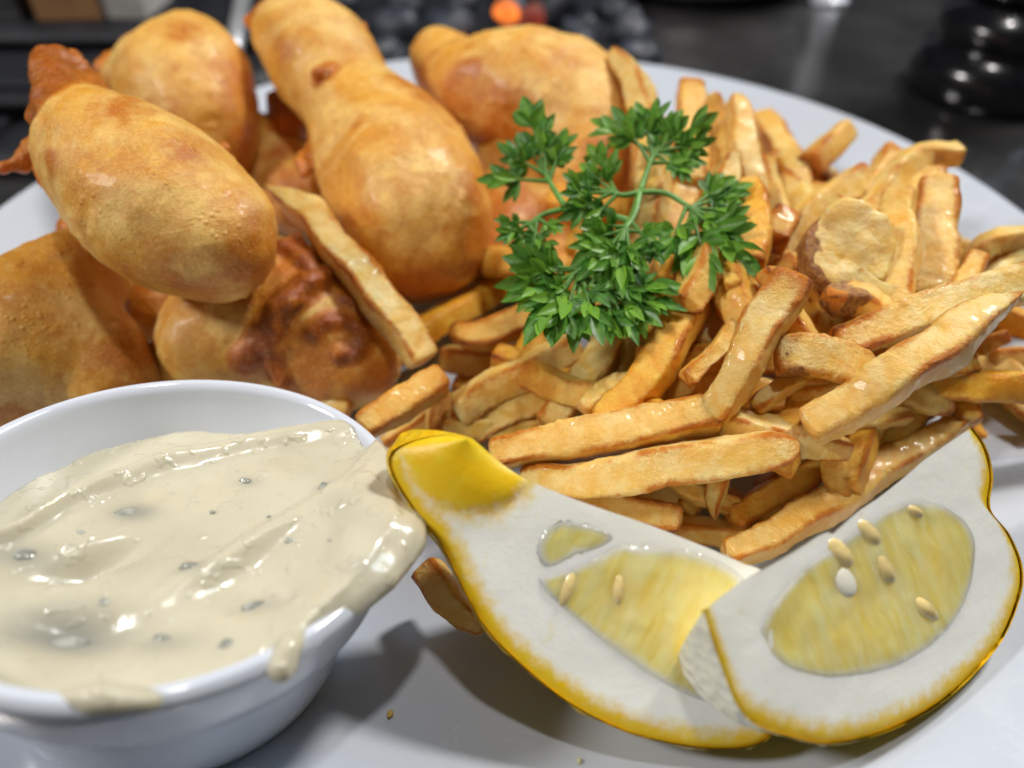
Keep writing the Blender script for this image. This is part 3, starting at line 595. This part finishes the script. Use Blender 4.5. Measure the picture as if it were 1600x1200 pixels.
fry([(1530, 448, 3.3), (1560, 415, 3.6), (1640, 375, 3.8)], (46, 54, 50), 'fry inside the arch of the curved one at the right edge', 0.3, dark=(0.3, 0.5))
fry([(1478, 372, 2.6), (1510, 392, 2.6), (1620, 408, 2.6)], 36, 'thin fry on the white rim right of the standing pair', 0.4)
fry([(1520, 545, 3.2), (1572, 522, 3.4)], (40, 30), 'small brown fry end under the sharp tip at the right', 0.7, dark=(0.2, 1.0))
fry([(668, 885, 1.9), (710, 945, 1.9), (758, 985, 1.85)], (58, 62, 40), 'fry poking out under the left lemon wedge beside the ramekin', 0.55)
# --- slim ones woven between the big fries
fry([(905, 640, 3.2), (960, 600, 3.3), (1035, 585, 3.3)], 34, 'slim fry peeping between the whitish and the bright orange slanted fries', 0.3)
fry([(1075, 600, 3.6), (1120, 545, 3.9), (1150, 500, 4.1)], 36, 'slim golden fry close along the left side of the upright pitted fry', 0.6)
fry([(1175, 640, 3.5), (1235, 600, 3.8), (1290, 590, 3.8)], 36, 'slim fry running right from the foot of the upright pitted fry', 0.4)
fry([(1290, 640, 3.1), (1350, 655, 2.9), (1420, 650, 2.7)], 38, 'slim shaded fry directly under the sharp-tipped long fry', 0.5)
fry([(1400, 560, 4.0), (1450, 575, 3.7), (1520, 570, 3.4)], 38, 'slim fry passing beneath the tip of the sharp long fry', 0.5)
fry([(1330, 430, 4.7), (1370, 455, 4.6), (1420, 470, 4.5)], 38, 'slim fry between the round chip and the standing pair', 0.35)
fry([(1270, 300, 4.2), (1320, 330, 4.4), (1385, 350, 4.4)], 38, 'slim blurred fry across the back, left of the standing pair', 0.3)
fry([(1100, 330, 4.6), (1130, 400, 4.7), (1150, 450, 4.7)], 36, 'slim orange fry under the right parsley leaf', 0.8)
fry([(1195, 420, 4.9), (1225, 470, 4.6), (1260, 540, 4.3)], 40, 'slim fry sloping down behind the pitted brown tip', 0.6)
fry([(1480, 480, 4.3), (1510, 430, 4.5), (1530, 400, 4.5)], 34, 'slim fry rising right of the standing pair', 0.4)
fry([(770, 585, 2.2), (840, 560, 2.5), (890, 520, 2.7)], 34, 'slim shaded fry above the leftmost slanted fry', 0.7)
fry([(1400, 770, 1.6), (1450, 720, 1.7), (1500, 690, 1.8)], 30, 'slim fry behind the top of the right lemon wedge', 0.5)
fry([(1010, 730, 2.2), (1090, 770, 1.9), (1150, 800, 1.6)], 36, 'slim fry slanting down right under the lower long fry', 0.7)
fry([(1330, 730, 1.9), (1390, 690, 2.2), (1440, 640, 2.5)], 36, 'slim fry just above the long tan fry at the right', 0.5)
# --- buried support, mostly hidden; deeper orange tone paints shade into the gaps
br_ = random.Random(5)
for i in range(52):
    a = br_.uniform(0, 2 * PI); q = math.sqrt(br_.uniform(0.0, 0.72)); x, y = 5.2 + 8.0 * q * math.cos(a), 15.6 + 6.6 * q * math.sin(a)
    z = 0.9 + (mound(x, y) - 0.55) * br_.choice((0.05, 0.3, 0.5, 0.72)); ang = br_.uniform(0, PI); ln = br_.uniform(1.8, 3.0)
    dx, dy = ln * math.cos(ang), ln * math.sin(ang); dz = br_.uniform(-0.3, 0.3)
    def inv(p):
        d = np.array(p) - EYE; fw = d[1] * math.cos(PITCH) - d[2] * math.sin(PITCH); up = d[1] * math.sin(PITCH) + d[2] * math.cos(PITCH)
        return (800 + FPX * d[0] / fw, 600 - FPX * up / fw, p[2])
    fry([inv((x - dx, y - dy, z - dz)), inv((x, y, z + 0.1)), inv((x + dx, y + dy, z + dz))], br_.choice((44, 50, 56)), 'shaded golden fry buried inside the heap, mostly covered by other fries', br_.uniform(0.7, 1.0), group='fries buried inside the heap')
# --- round chip with potato skin
def chip():
    c = P(1322, 388, 5.0); c2 = P(1275, 420, 4.6)
    def fn(p):
        nrm = EYE - c; nrm = nrm / np.linalg.norm(nrm); nrm = nrm + np.array([0.25, 0, 0.35]); nrm /= np.linalg.norm(nrm)
        d = p - c; hgt = d @ nrm; rad = np.linalg.norm(d - hgt[:, None] * nrm, axis=1)
        s = np.maximum(rad - 0.80, np.abs(hgt) - 0.26); s = smin(s, chain_sdf(p, np.array([c2, P(1300, 435, 4.6)]), [0.16, 0.12]), 0.35) - 0.07
        return s + 0.09 * fbm(p, 0.6, 5, 3)
    v, q = surface_nets(fn, c - 1.9, c + 1.9, 0.06)
    pxl = np.array([(800 + FPX * (a[0]) / depth_of(a)) for a in v])
    sk = np.clip((1288 - pxl) / 30 + 0.5 + 0.6 * fbm(v, 0.4, 8, 3), 0, 1)
    o = mesh('potato_chip', v, q, M_FRY, attrs={'crust': 0.15 + 0.2 * vnoise(v, 0.5, 3), 'tone': np.full(len(v), 0.12), 'skin': sk}); tag(o, 'round flat pale potato slice with dark brown skin on its left edge', 'potato slice')
chip()

# ------------------------------------------------------------------ ramekin and sauce
bx, by = -5.1, 5.3; HR = 3.2; ZS = np.array([0, 0, 1.1])
for _ in range(30):
    e = 1e-3; gx = (plate_z(bx + e, by) - plate_z(bx - e, by)) / (2 * e); gy = (plate_z(bx, by + e) - plate_z(bx, by - e)) / (2 * e)
    nA = np.array([-gx, -gy, 1.0]); nA /= np.linalg.norm(nA); base = np.array([bx, by, plate_z(bx, by)]); rc = base + nA * HR
    want = P(260, 780, rc[2]); bx += (want[0] - rc[0]) * 0.7; by += (want[1] - rc[1]) * 0.7
print('RAMEKIN', base, rc, nA)
aX = np.array([1.0, 0, 0]) - nA * nA[0]; aX /= np.linalg.norm(aX); aY = np.cross(nA, aX)
def loc2w(v): v = np.asarray(v, float); return base + v[..., 0:1] * aX + v[..., 1:2] * aY + v[..., 2:3] * nA
RK = 3.6
rk = empty('ramekin', base); tag(rk, 'white ceramic ramekin filled with sauce at the lower left', 'ramekin')
sc_ = RK / 3.75
pr_out = [(0.001, 0.0), (2.55, 0.0), (2.7, 0.12), (2.85, 0.8), (3.05, 1.8), (3.08, 2.0)]
pr_lip = [(3.04, 2.92), (3.38, 3.02), (3.52, 3.35), (3.72, 4.0), (3.75, 4.16), (3.66, 4.29), (3.54, 4.30), (3.44, 4.20), (3.36, 3.9), (2.9, 2.7), (2.6, 1.75), (2.2, 1.5), (0.001, 1.45)]
v, f = lathe(fillet(pr_out, 4) * [sc_, 1], 128); child('bowl', loc2w(v), f, M_RAM, rk)
v, f = lathe(fillet(pr_lip, 4) * [sc_, 1], 128); child('rim', loc2w(v - ZS), f, M_RAM, rk)
def ab(px, py):
    d = ray(px, py); p = EYE + d * (((rc - EYE) @ nA) / (d @ nA)) - rc; return (p @ aX, p @ aY)
for q_ in ((280, 690), (100, 740), (0, 790), (530, 670), (330, 870), (560, 760), (640, 690), (130, 850), (85, 945), (250, 1070), (660, 860)): print('AB', q_, [round(x / RK, 2) for x in ab(*q_)])
def sst(x, a, b): t = np.clip((x - a) / (b - a), 0, 1); return t * t * (3 - 2 * t)
def sauce_h(x, y):
    a, b = x / RK, y / RK
    p3 = np.stack([x, y, 0 * x], -1)
    wv = 0.06 * vnoise(p3, 1.1, 4)
    rb = np.interp(a, [-0.9, -0.54, -0.43, -0.11, 0.2, 0.52, 0.9], [-0.46, -0.10, 0.12, 0.46, 0.62, 0.74, 0.82]) + wv * 0.6
    h = 3.78 + 0.25 * np.clip(a, 0, 1) + 0.06 * b
    h = h + 0.22 * np.exp(-((b - rb + 0.06) / 0.08) ** 2)                       # lip of the first swoosh
    h = 0.16 + h - (0.58 - 0.34 * sst(a, 0.0, 0.7)) * sst(b - rb, -0.03, 0.10)        # lower behind it
    r2 = np.interp(a, [0.0, 0.27, 0.69, 0.85, 1.0], [-0.55, -0.30, 0.20, 0.59, 0.8]) + wv * 0.5
    on = sst(a, 0.0, 0.3)
    h = h + on * (0.26 * np.exp(-((b - r2) / 0.09) ** 2) + 0.36 * sst(r2 - b, -0.04, 0.18) * np.exp(-((a - 0.9) / 0.35) ** 2))
    h = h - 0.22 * np.exp(-(((a - 0.45) / 0.22) ** 2 + ((b + 0.35) / 0.20) ** 2))
    h = h - 0.45 * np.exp(-(((a + 0.20) / 0.17) ** 2 + ((b + 0.27 - 0.6 * (a + 0.2)) / 0.09) ** 2))
    h = h - 0.26 * np.exp(-(((a + 0.10) / 0.25) ** 2 + ((b + 0.60) / 0.09) ** 2))
    h = h + 0.05 * vnoise(p3, 0.9, 9) + 0.008 * vnoise(p3, 0.35, 10)
    return h
OVER = [[(590, 712, 4.22, 0.22), (628, 728, 4.28, 0.27), (642, 785, 4.30, 0.30), (634, 845, 4.28, 0.30), (598, 892, 4.22, 0.26), (545, 930, 4.15, 0.20), (500, 962, 4.10, 0.12)],
        [(560, 780, 4.12, 0.46), (592, 830, 4.14, 0.48), (560, 885, 4.05, 0.40)]]
def sauce(p):
    x, y, z = p[:, 0], p[:, 1], p[:, 2]; r = np.hypot(x, y)
    inner = np.interp(z, [1.5, 2.7, 3.9, 4.3], [2.3, 2.92, 3.37, 3.47]) * sc_ + 0.01
    d = np.maximum((z - sauce_h(x, y)) * 0.75, r - inner); d = np.maximum(d, 2.2 - z)
    for ch in OVER:
        c = np.array([[*ab(q[0], q[1]), q[2]] for q in ch]); d = smin(d, chain_sdf(p, c, [q[3] for q in ch]) + 0.05 * vnoise(p, 0.5, 17), 0.30)
    dr = np.array([[*ab(470, 985), 4.20], [*ab(450, 1012), 4.27], [*ab(440, 1030), 4.15]]); d = smin(d, chain_sdf(p, dr, [0.10, 0.17, 0.19]), 0.12)
    dr = np.array([[*ab(80, 1078), 4.15], [*ab(150, 1085), 4.25], [*ab(240, 1085), 4.2]]); d = smin(d, chain_sdf(p, dr, [0.1, 0.2, 0.12]), 0.2)
    return d
v, q = surface_nets(sauce, (-3.9, -4.0, 2.1), (4.2, 4.0, 5.0), 0.055)
sa = empty('tartar_sauce', base + nA * 1.2); tag(sa, 'creamy pale tartar sauce heaped in the white ramekin', 'sauce')
fk = np.zeros(len(v))
for px, py, rx, ry, st_ in ((85, 945, 0.80, 0.34, 0.9), (205, 772, 0.34, 0.20, 0.7), (25, 835, 0.5, 0.25, 0.6), (385, 735, 0.2, 0.14, 0.45), (512, 752, 0.2, 0.16, 0.5), (300, 868, 0.3, 0.16, 0.4), (405, 920, 0.4, 0.2, 0.4), (150, 850, 0.6, 0.2, 0.35), (560, 905, 0.2, 0.14, 0.3), (250, 975, 0.5, 0.2, 0.4)):
    x_, y_ = ab(px, py); fk = np.maximum(fk, st_ * np.exp(-(((v[:, 0] - x_) / rx) ** 2 + ((v[:, 1] - y_) / ry) ** 2)))
child('sauce_body', loc2w(v - ZS), q, M_SAUCE, sa, {'fleck': fk})
for px, py, rx, ry in ((200, 772, 0.30, 0.18), (85, 945, 0.72, 0.30), (382, 733, 0.14, 0.10), (510, 752, 0.15, 0.13), (300, 865, 0.18, 0.10), (400, 920, 0.22, 0.13), (30, 830, 0.3, 0.16), (590, 770, 0.1, 0.08), (250, 965, 0.16, 0.1), (455, 830, 0.13, 0.08), (160, 905, 0.2, 0.1), (330, 780, 0.08, 0.06), (520, 850, 0.1, 0.07), (350, 985, 0.14, 0.08), (120, 800, 0.1, 0.07), (420, 790, 0.07, 0.05)):
    x, y = ab(px, py); hz = float(sauce_h(np.array([x]), np.array([y]))[0])
    v, f = lump((x, y, hz - 0.055), (rx * 0.9, ry * 0.9, 0.085), int(px)); child('pickle_piece', loc2w(v - ZS), f, M_PICKLE, sa)

# ------------------------------------------------------------------ lemon wedges
def plane_hit(px, py, A, n):
    d = ray(px, py); return EYE + d * (((A - EYE) @ n) / (d @ n))
def resample(pts, n):
    return crom(np.asarray(pts, float), n)
def lemon(label, A, B, Q, outer, inner, pulps, alpha, seeds, tipy, cut=None, membranes=(), greenish=0.0, whiteend=0.0):
    A, B, Q = P(*A), P(*B), P(*Q); u = (B - A) / np.linalg.norm(B - A); n = np.cross(B - A, Q - A); n /= np.linalg.norm(n)
    if n @ (EYE - A) < 0: n = -n
    K = 90
    O = np.array([plane_hit(x, y, A, n) for x, y in resample(outer, K)]); I = np.array([plane_hit(x, y, A, n) for x, y in resample(inner, K)])
    wv = np.cross(n, u); wv = wv if ((Q - A) @ wv) > 0 else -wv
    root = empty('lemon_wedge', (O.mean(0)[0], O.mean(0)[1], plate_z(*O.mean(0)[:2]))); tag(root, label, 'lemon wedge')
    def rot(p, th):   # about the core edge, away from the viewer
        base_ = np.tile(I, (len(p) // K, 1)); q = p - base_; t = q @ u; r = q @ wv; h = q @ n
        c, s = np.cos(th), np.sin(th)
        return base_ + t[..., None] * u + (r * c + h * s)[..., None] * wv + (h * c - r * s)[..., None] * n
    def clampz(p):
        p = p.copy(); zz = np.array([plate_z(x, y) + 0.02 for x, y in p[:, :2]]); p[:, 2] = np.maximum(p[:, 2], zz); return p
    # zest: outer skin swept round the core edge
    T = 36; sk = np.stack([rot(O, a) for a in np.linspace(0, alpha, T)]).reshape(-1, 3)
    # puff the skin slightly so that the cut edge is rounded
    pth = np.linspace(0, alpha, T); sk += np.repeat(0.055 * (1 - np.exp(-pth / 0.10)) * np.clip((alpha - pth) / 0.15, 0, 1), K)[:, None] * (sk - np.tile(I, (T, 1)))
    wh = np.tile(np.clip(1 - np.linspace(0, 1, K) / whiteend * 1.0, 0, 1) ** 0.5 if whiteend else np.zeros(K), T)
    sk += n * 0 + (sk - np.tile(I, (T, 1))) * (0.012 * vnoise(sk, 0.14, 4) + 0.02 * vnoise(sk, 0.5, 5))[:, None] * np.repeat(np.clip(np.arange(T) / 2.0, 0, 1), K)[:, None]
    tn = greenish * np.clip(0.5 + fbm(sk, 1.2, 3, 2), 0, 1)
    low = sk[:, 2].min() - min(plate_z(x, y) for x, y in sk[:, :2]); print('LEMON', label[:20], 'minz', sk[:, 2].min(), 'gap', (sk[:, 2] - [plate_z(x, y) for x, y in sk[:, :2]]).min(), 'face z', O[:, 2].min(), O[:, 2].max())
    child('zest', clampz(sk), grid_faces(T, K, False), M_ZEST, root, {'tone': tn, 'white': wh})
    # pith: both cut faces
    G = 40; s = (np.linspace(0, 1, G)) ** 0.8
    fc = I[None] + (O - I)[None] * s[:, None, None]; dist = np.linalg.norm(O - I, axis=1)[None] * (1 - s)[:, None]
    tt = np.linalg.norm(fc - fc[0, 0], axis=2)
    edge = np.minimum(dist, 9)
    if tipy: edge = np.minimum(edge, (tt - tipy) * 0.7 + 0.1)
    fl = fc.reshape(-1, 3); fl = fl + n * (0.012 * fbm(fl, 0.9, 8, 3))[:, None] * (np.clip(dist / 0.3, 0, 1).reshape(-1))[:, None] - n * (0.10 * np.exp(-dist.reshape(-1) / 0.10))[:, None] * 0.6
    hole = np.zeros(len(fl), bool)
    for poly, _ in pulps:
        pp_ = np.array([plane_hit(x, y, A, n) for x, y in resample(list(poly) + [poly[0]], 49)[:-1]]); c_ = pp_.mean(0); pp_ = c_ + (pp_ - c_) * 0.93
        px_, py_ = (pp_ - A) @ u, (pp_ - A) @ wv; tx, ty = (fl - A) @ u, (fl - A) @ wv; ins_ = np.zeros(len(fl), bool); j = len(pp_) - 1
        for i in range(len(pp_)):
            cr = ((py_[i] > ty) != (py_[j] > ty)) & (tx < (px_[j] - px_[i]) * (ty - py_[i]) / (py_[j] - py_[i] + 1e-12) + px_[i]); ins_ ^= cr; j = i
        hole |= ins_
    if tipy: fl = fl + n * (0.30 * np.sqrt(np.clip(1 - tt / (tipy * 1.15), 0, 1)) * np.sin(PI * s)[:, None] ** 0.7).reshape(-1, 1)
    back = rot(fc.reshape(-1, 3), alpha); V = np.vstack([fl, clampz(back)]); gf_ = grid_faces(G, K, False); gf_ = gf_[~hole[gf_].all(1)]; F = np.vstack([gf_, grid_faces(G, K, False)[:, ::-1] + G * K])
    child('pith', V, F, M_PITH, root, {'edge': np.r_[edge.ravel(), dist.ravel()]})
    # pulp
    for poly, lift in pulps:
        p = np.array([plane_hit(x, y, A, n) for x, y in resample(list(poly) + [poly[0]], 97)[:-1]]); c = p.mean(0)
        rg = np.linspace(0, 1, 34)[:, None, None]; g = c + (p - c)[None] * rg; gf = g.reshape(-1, 3)
        rim = (np.linalg.norm(p - c, axis=1)[None] * (1 - rg[:, :, 0])).reshape(-1)
        t = (gf - A) @ u; r = (gf - A) @ wv
        gf = gf + n * (lift * np.clip(rim / 0.18, 0, 1) ** 0.6 - 0.012 - 0.05 * np.clip(1 - rim / 0.10, 0, 1) + np.clip(rim / 0.25, 0, 1) * (0.012 * vnoise(np.stack([t, r * 0.35, t * 0], -1), 0.16, 3) + 0.012 * fbm(gf, 0.3, 6, 2)) + 0.035)[:, None]
        child('pulp', gf, grid_faces(34, 96), M_PULP, root, {'fibre': t * 6.5, 'along': r * 1.6, 'rim': rim})
    for (px, py, ln, wd, ang, kind) in seeds:
        c = plane_hit(px, py, A, n); e1 = plane_hit(px + math.cos(ang), py + math.sin(ang), A, n) - c; e1 /= np.linalg.norm(e1); e2 = np.cross(n, e1)
        l, w2 = px2cm(c, ln) / 2, px2cm(c, wd) / 2
        v, f = lump((0, 0, 0), (1, 1, 1), 3); th = v / np.linalg.norm(v, axis=1)[:, None]
        def el(lift, k, hh): return c + n * (lift - 0.10) + th[:, 0:1] * l * k * e1 * (1 - 0.25 * th[:, 0:1]) + th[:, 1:2] * w2 * k * e2 * (1 - 0.25 * th[:, 0:1]) + th[:, 2:3] * n * hh
        if kind == 'cut':
            o = child('seed', el(0.09, 1.0, 0.06), f, M_SEEDCUT, root); child('seed_coat', el(0.06, 1.16, 0.05) + e1 * l * 0.22, f, M_SEEDCOAT, root, up=o)
        else: child('seed', el(0.06, 1.0, 0.11), f, M_SEED, root)
    for path, wd in membranes:
        c = np.array([plane_hit(x, y, A, n) + n * 0.018 for x, y in path]); c = crom(c, 16); v, f = tube(c, np.full(16, px2cm(c[0], wd) / 2)); child('membrane', v, f, M_MEMB, root)
    return root
lemon('left lemon wedge with bright yellow pointed end beside the ramekin',
      (735, 684, 5.1), (1250, 925, 3.8), (1000, 1130, 2.3),
      [(735, 684), (690, 680), (640, 690), (609, 710), (614, 745), (648, 800), (688, 850), (722, 920), (760, 985), (820, 1045), (890, 1100), (980, 1145), (1080, 1168), (1160, 1170), (1205, 1150), (1235, 1090), (1250, 990)],
      [(735, 684), (738, 685), (742, 688), (750, 695), (765, 708), (785, 725), (810, 742), (840, 757), (880, 773), (940, 795), (1000, 815), (1040, 830), (1080, 846), (1120, 862), (1160, 880), (1200, 900), (1249, 985)],
      [([(845, 826), (875, 808), (920, 815), (965, 836), (945, 856), (900, 874), (850, 890), (832, 860)], -0.015),
       ([(838, 902), (900, 880), (952, 852), (968, 845), (985, 850), (1040, 850), (1100, 862), (1160, 896), (1185, 950), (1200, 1040), (1185, 1100), (1135, 1106), (1060, 1085), (960, 1022), (880, 955), (845, 920)], 0.0)],
      math.radians(68), [(966, 925, 60, 20, 1.6, 'seed'), (885, 925, 70, 24, 1.9, 'seed')], 0.95)
lemon('right lemon wedge showing seeds, overlapping the other wedge at lower right',
      (1100, 955, 4.5), (1520, 667, 4.6), (1330, 1150, 2.5),
      [(1100, 955), (1112, 1000), (1130, 1050), (1150, 1100), (1180, 1133), (1240, 1153), (1300, 1163), (1390, 1142), (1480, 1092), (1560, 1010), (1594, 935), (1598, 885), (1578, 835), (1548, 795), (1552, 745), (1542, 700), (1520, 667)],
      [(1101, 954), (1112, 945), (1130, 930), (1150, 915), (1180, 896), (1215, 877), (1250, 856), (1278, 838), (1297, 830), (1303, 833), (1340, 800), (1375, 776), (1410, 748), (1440, 722), (1470, 700), (1500, 680), (1520, 667)],
      [([(1183, 988), (1200, 950), (1250, 888), (1300, 850), (1370, 800), (1430, 778), (1490, 792), (1523, 830), (1528, 880), (1508, 950), (1460, 1010), (1390, 1050), (1310, 1065), (1240, 1055), (1195, 1025)], -0.01)],
      math.radians(48), [(1324, 914, 58, 38, 0.95, 'cut'), (1386, 892, 62, 32, 1.0, 'seed'), (1318, 868, 66, 34, 0.8, 'seed'), (1452, 955, 66, 26, 0.7, 'seed'), (1362, 836, 60, 30, 0.8, 'seed'), (1432, 800, 40, 18, 0.5, 'seed')], 0, greenish=0.55, whiteend=0.26)

# ------------------------------------------------------------------ parsley
def pd(px, py, dz=0.0): return PD(px, py, 15.0 + (500 - py) * 0.0065 + dz)
ps = empty('parsley_sprig', pd(940, 420)); tag(ps, 'bright green parsley sprig garnishing the middle of the heap', 'parsley')
pr = random.Random(21)
def blade(a, tip, wid, nrm, tone, curl):
    """one pointed lobe: folded along its midrib, thin"""
    n, m = 9, 5; L = np.linalg.norm(tip - a); t = (tip - a) / L; s = np.cross(nrm, t); s /= np.linalg.norm(s); k = np.cross(t, s)
    u = np.linspace(0, 1, n); prof = np.interp(u, [0, 0.12, 0.35, 0.6, 0.82, 0.93, 1], [0.14, 0.36, 0.86, 1.0, 0.60, 0.27, 0.02]) * wid
    x = np.linspace(-1, 1, m)
    v = a + (u * L)[:, None, None] * t + (x[None] * prof[:, None])[..., None] * s + ((np.abs(x)[None] * prof[:, None] * 0.42) - (curl * u ** 2 * L)[:, None])[..., None] * k
    return v.reshape(-1, 3), grid_faces(n, m, False), np.tile((1 - np.abs(x)) ** 1.5, n), np.full(n * m, tone)
def leaflet(hub, tip, parent):
    V, F, VE, TO, off = [], [], [], [], 0
    L = np.linalg.norm(tip - hub); t = (tip - hub) / L
    view = EYE - hub; view /= np.linalg.norm(view)
    nrm = view + np.array([pr.uniform(-0.6, 0.6), pr.uniform(-0.6, 0.6), pr.uniform(-0.3, 0.7)]); nrm /= np.linalg.norm(nrm)
    s = np.cross(nrm, t); s /= np.linalg.norm(s); base = pr.choice((0.0, 0.0, 0.06, 0.16, 0.28))
    jobs = []
    def trident(a, d_, ln, tone):
        sd = np.cross(nrm, d_); sd /= np.linalg.norm(sd)
        for an, k, wd in ((0, 0.95, 0.15), (-0.50, 0.74, 0.125), (0.50, 0.74, 0.125), (-0.85, 0.42, 0.06)):
            an += pr.uniform(-0.12, 0.12); k *= pr.uniform(0.85, 1.1)
            q = a + d_ * ln * (0.10 if an else 0.0); jobs.append((q, q + (d_ * math.cos(an) + sd * math.sin(an)) * ln * k + nrm * pr.uniform(-0.10, 0.16) * ln, wd * ln + 0.012, tone + (pr.random() < 0.12) * 0.45))
    trident(hub + t * L * 0.52, t, L * 0.50, base)
    for side in (-1, 1):
        an = pr.uniform(0.75, 1.05); d_ = t * math.cos(an) + side * s * math.sin(an) + nrm * pr.uniform(-0.15, 0.3); d_ /= np.linalg.norm(d_)
        trident(hub + t * L * pr.uniform(0.30, 0.45), d_, L * pr.uniform(0.28, 0.42), base + (pr.random() < 0.15) * 0.4)
    for _ in range(2):   # young pale tips standing out of the leaf
        a = hub + t * L * pr.uniform(0.35, 0.6); an = pr.uniform(-0.9, 0.9); b = a + (t * math.cos(an) + s * math.sin(an)) * L * 0.30 + nrm * L * pr.uniform(0.12, 0.28)
        jobs.append((a, b, 0.065 * L, pr.uniform(0.45, 0.95)))
    for a, b, wd, tone in jobs:
        v, f, ve, to = blade(a, b, wd, nrm, tone, pr.uniform(-0.05, 0.22)); V.append(v); F.append(f + off); VE.append(ve); TO.append(to); off += len(v)
    c = crom(np.array([hub, hub + t * L * 0.3, hub + t * L * 0.62]), 6); v, f = tube(c, np.linspace(0.055, 0.02, 6), 6); f = np.array(f[:-2])
    V.append(v); F.append(f + off); VE.append(np.ones(len(v))); TO.append(np.full(len(v), 0.1))
    return child('leaflet', np.vstack(V), np.vstack(F), M_LEAF, ps, {'vein': np.hstack(VE), 'tone': np.hstack(TO)}, up=parent)
LEAVES = [  # stalk path (px), hub, leaflet tips
    ([(1000, 300), (1012, 265), (1022, 238)], [(965, 172), (928, 190), (1000, 165), (1030, 162), (1062, 176), (1110, 182), (1112, 222), (1098, 252), (1078, 280), (1050, 200)], 0.0),
    ([(1000, 300), (975, 305), (950, 300)], [(924, 228), (884, 278), (880, 302), (882, 340), (915, 352), (905, 258)], 0.0),
    ([(1000, 300), (1040, 302), (1080, 325)], [(1140, 278), (1166, 292), (1168, 330), (1184, 372), (1178, 418), (1150, 425), (1108, 440), (1075, 432), (1040, 402), (1120, 360)], -0.1),
    ([(1000, 300), (992, 335), (975, 360)], [(905, 378), (900, 405), (912, 436), (945, 440), (968, 448), (1004, 436), (1030, 402), (1040, 365), (920, 350), (985, 420)], -0.25),
    ([(885, 325), (865, 295), (850, 268)], [(822, 160), (848, 188), (884, 204), (888, 240), (782, 232), (758, 276), (810, 210), (880, 222)], 0.35),
    ([(885, 325), (850, 335), (826, 352)], [(778, 345), (780, 372), (800, 395), (872, 362), (868, 395), (830, 400)], 0.1),
    ([(985, 345), (940, 400), (898, 428)], [(792, 408), (788, 440), (796, 472), (828, 500), (832, 530), (868, 528), (892, 538), (930, 518), (926, 478), (840, 425), (860, 470)], -0.2),
    ([(905, 425), (930, 445), (952, 458)], [(1058, 448), (1052, 482), (1030, 508), (988, 526), (955, 530), (945, 505), (1020, 470), (1000, 440)], -0.15)]
stem_paths = [[(1000, 300, 0.1), (985, 345, 0.05), (955, 395, 0.3), (925, 440, 0.8)], [(985, 345, 0.1), (930, 330, 0.2), (885, 325, 0.2)]]
for path in stem_paths:
    c = crom(np.array([pd(*q) for q in path]), 20); v, f = tube(c, np.linspace(0.070, 0.075, 20), 10); child('stem', v, f, M_STEM, ps)
for stalk, tips, dz in LEAVES:
    c = crom(np.array([pd(x, y, dz * i / (len(stalk) - 1)) for i, (x, y) in enumerate(stalk)]), 12)
    v, f = tube(c, np.linspace(0.068, 0.05, 12), 8); lf = child('leaf', v, f, M_STEM, ps)
    for x, y in tips:
        tip = pd(x, y, dz + pr.uniform(-0.35, 0.3)); tip = tip + (tip - c[-1]) * 0.10; k_ = len(c) - 1 - int(pr.choice((0, 0, 1, 3))); leaflet(c[k_], tip, lf)

# ------------------------------------------------------------------ crumbs
for px, py, r in ((610, 1116, 0.05), (905, 1190, 0.03)):
    q = P(px, py, 1.7); q = P(px, py, plate_z(q[0], q[1])); v, f = lump(q + [0, 0, r * 0.5], (r, r * 1.4, r), px)
    tag(mesh('crumb', v, f, M_BAT if px == 610 else M_FRY), 'tiny brown crumb on the bare plate below the left lemon wedge' if px == 610 else 'minute pale crumb at the bottom edge of the plate', 'crumb')
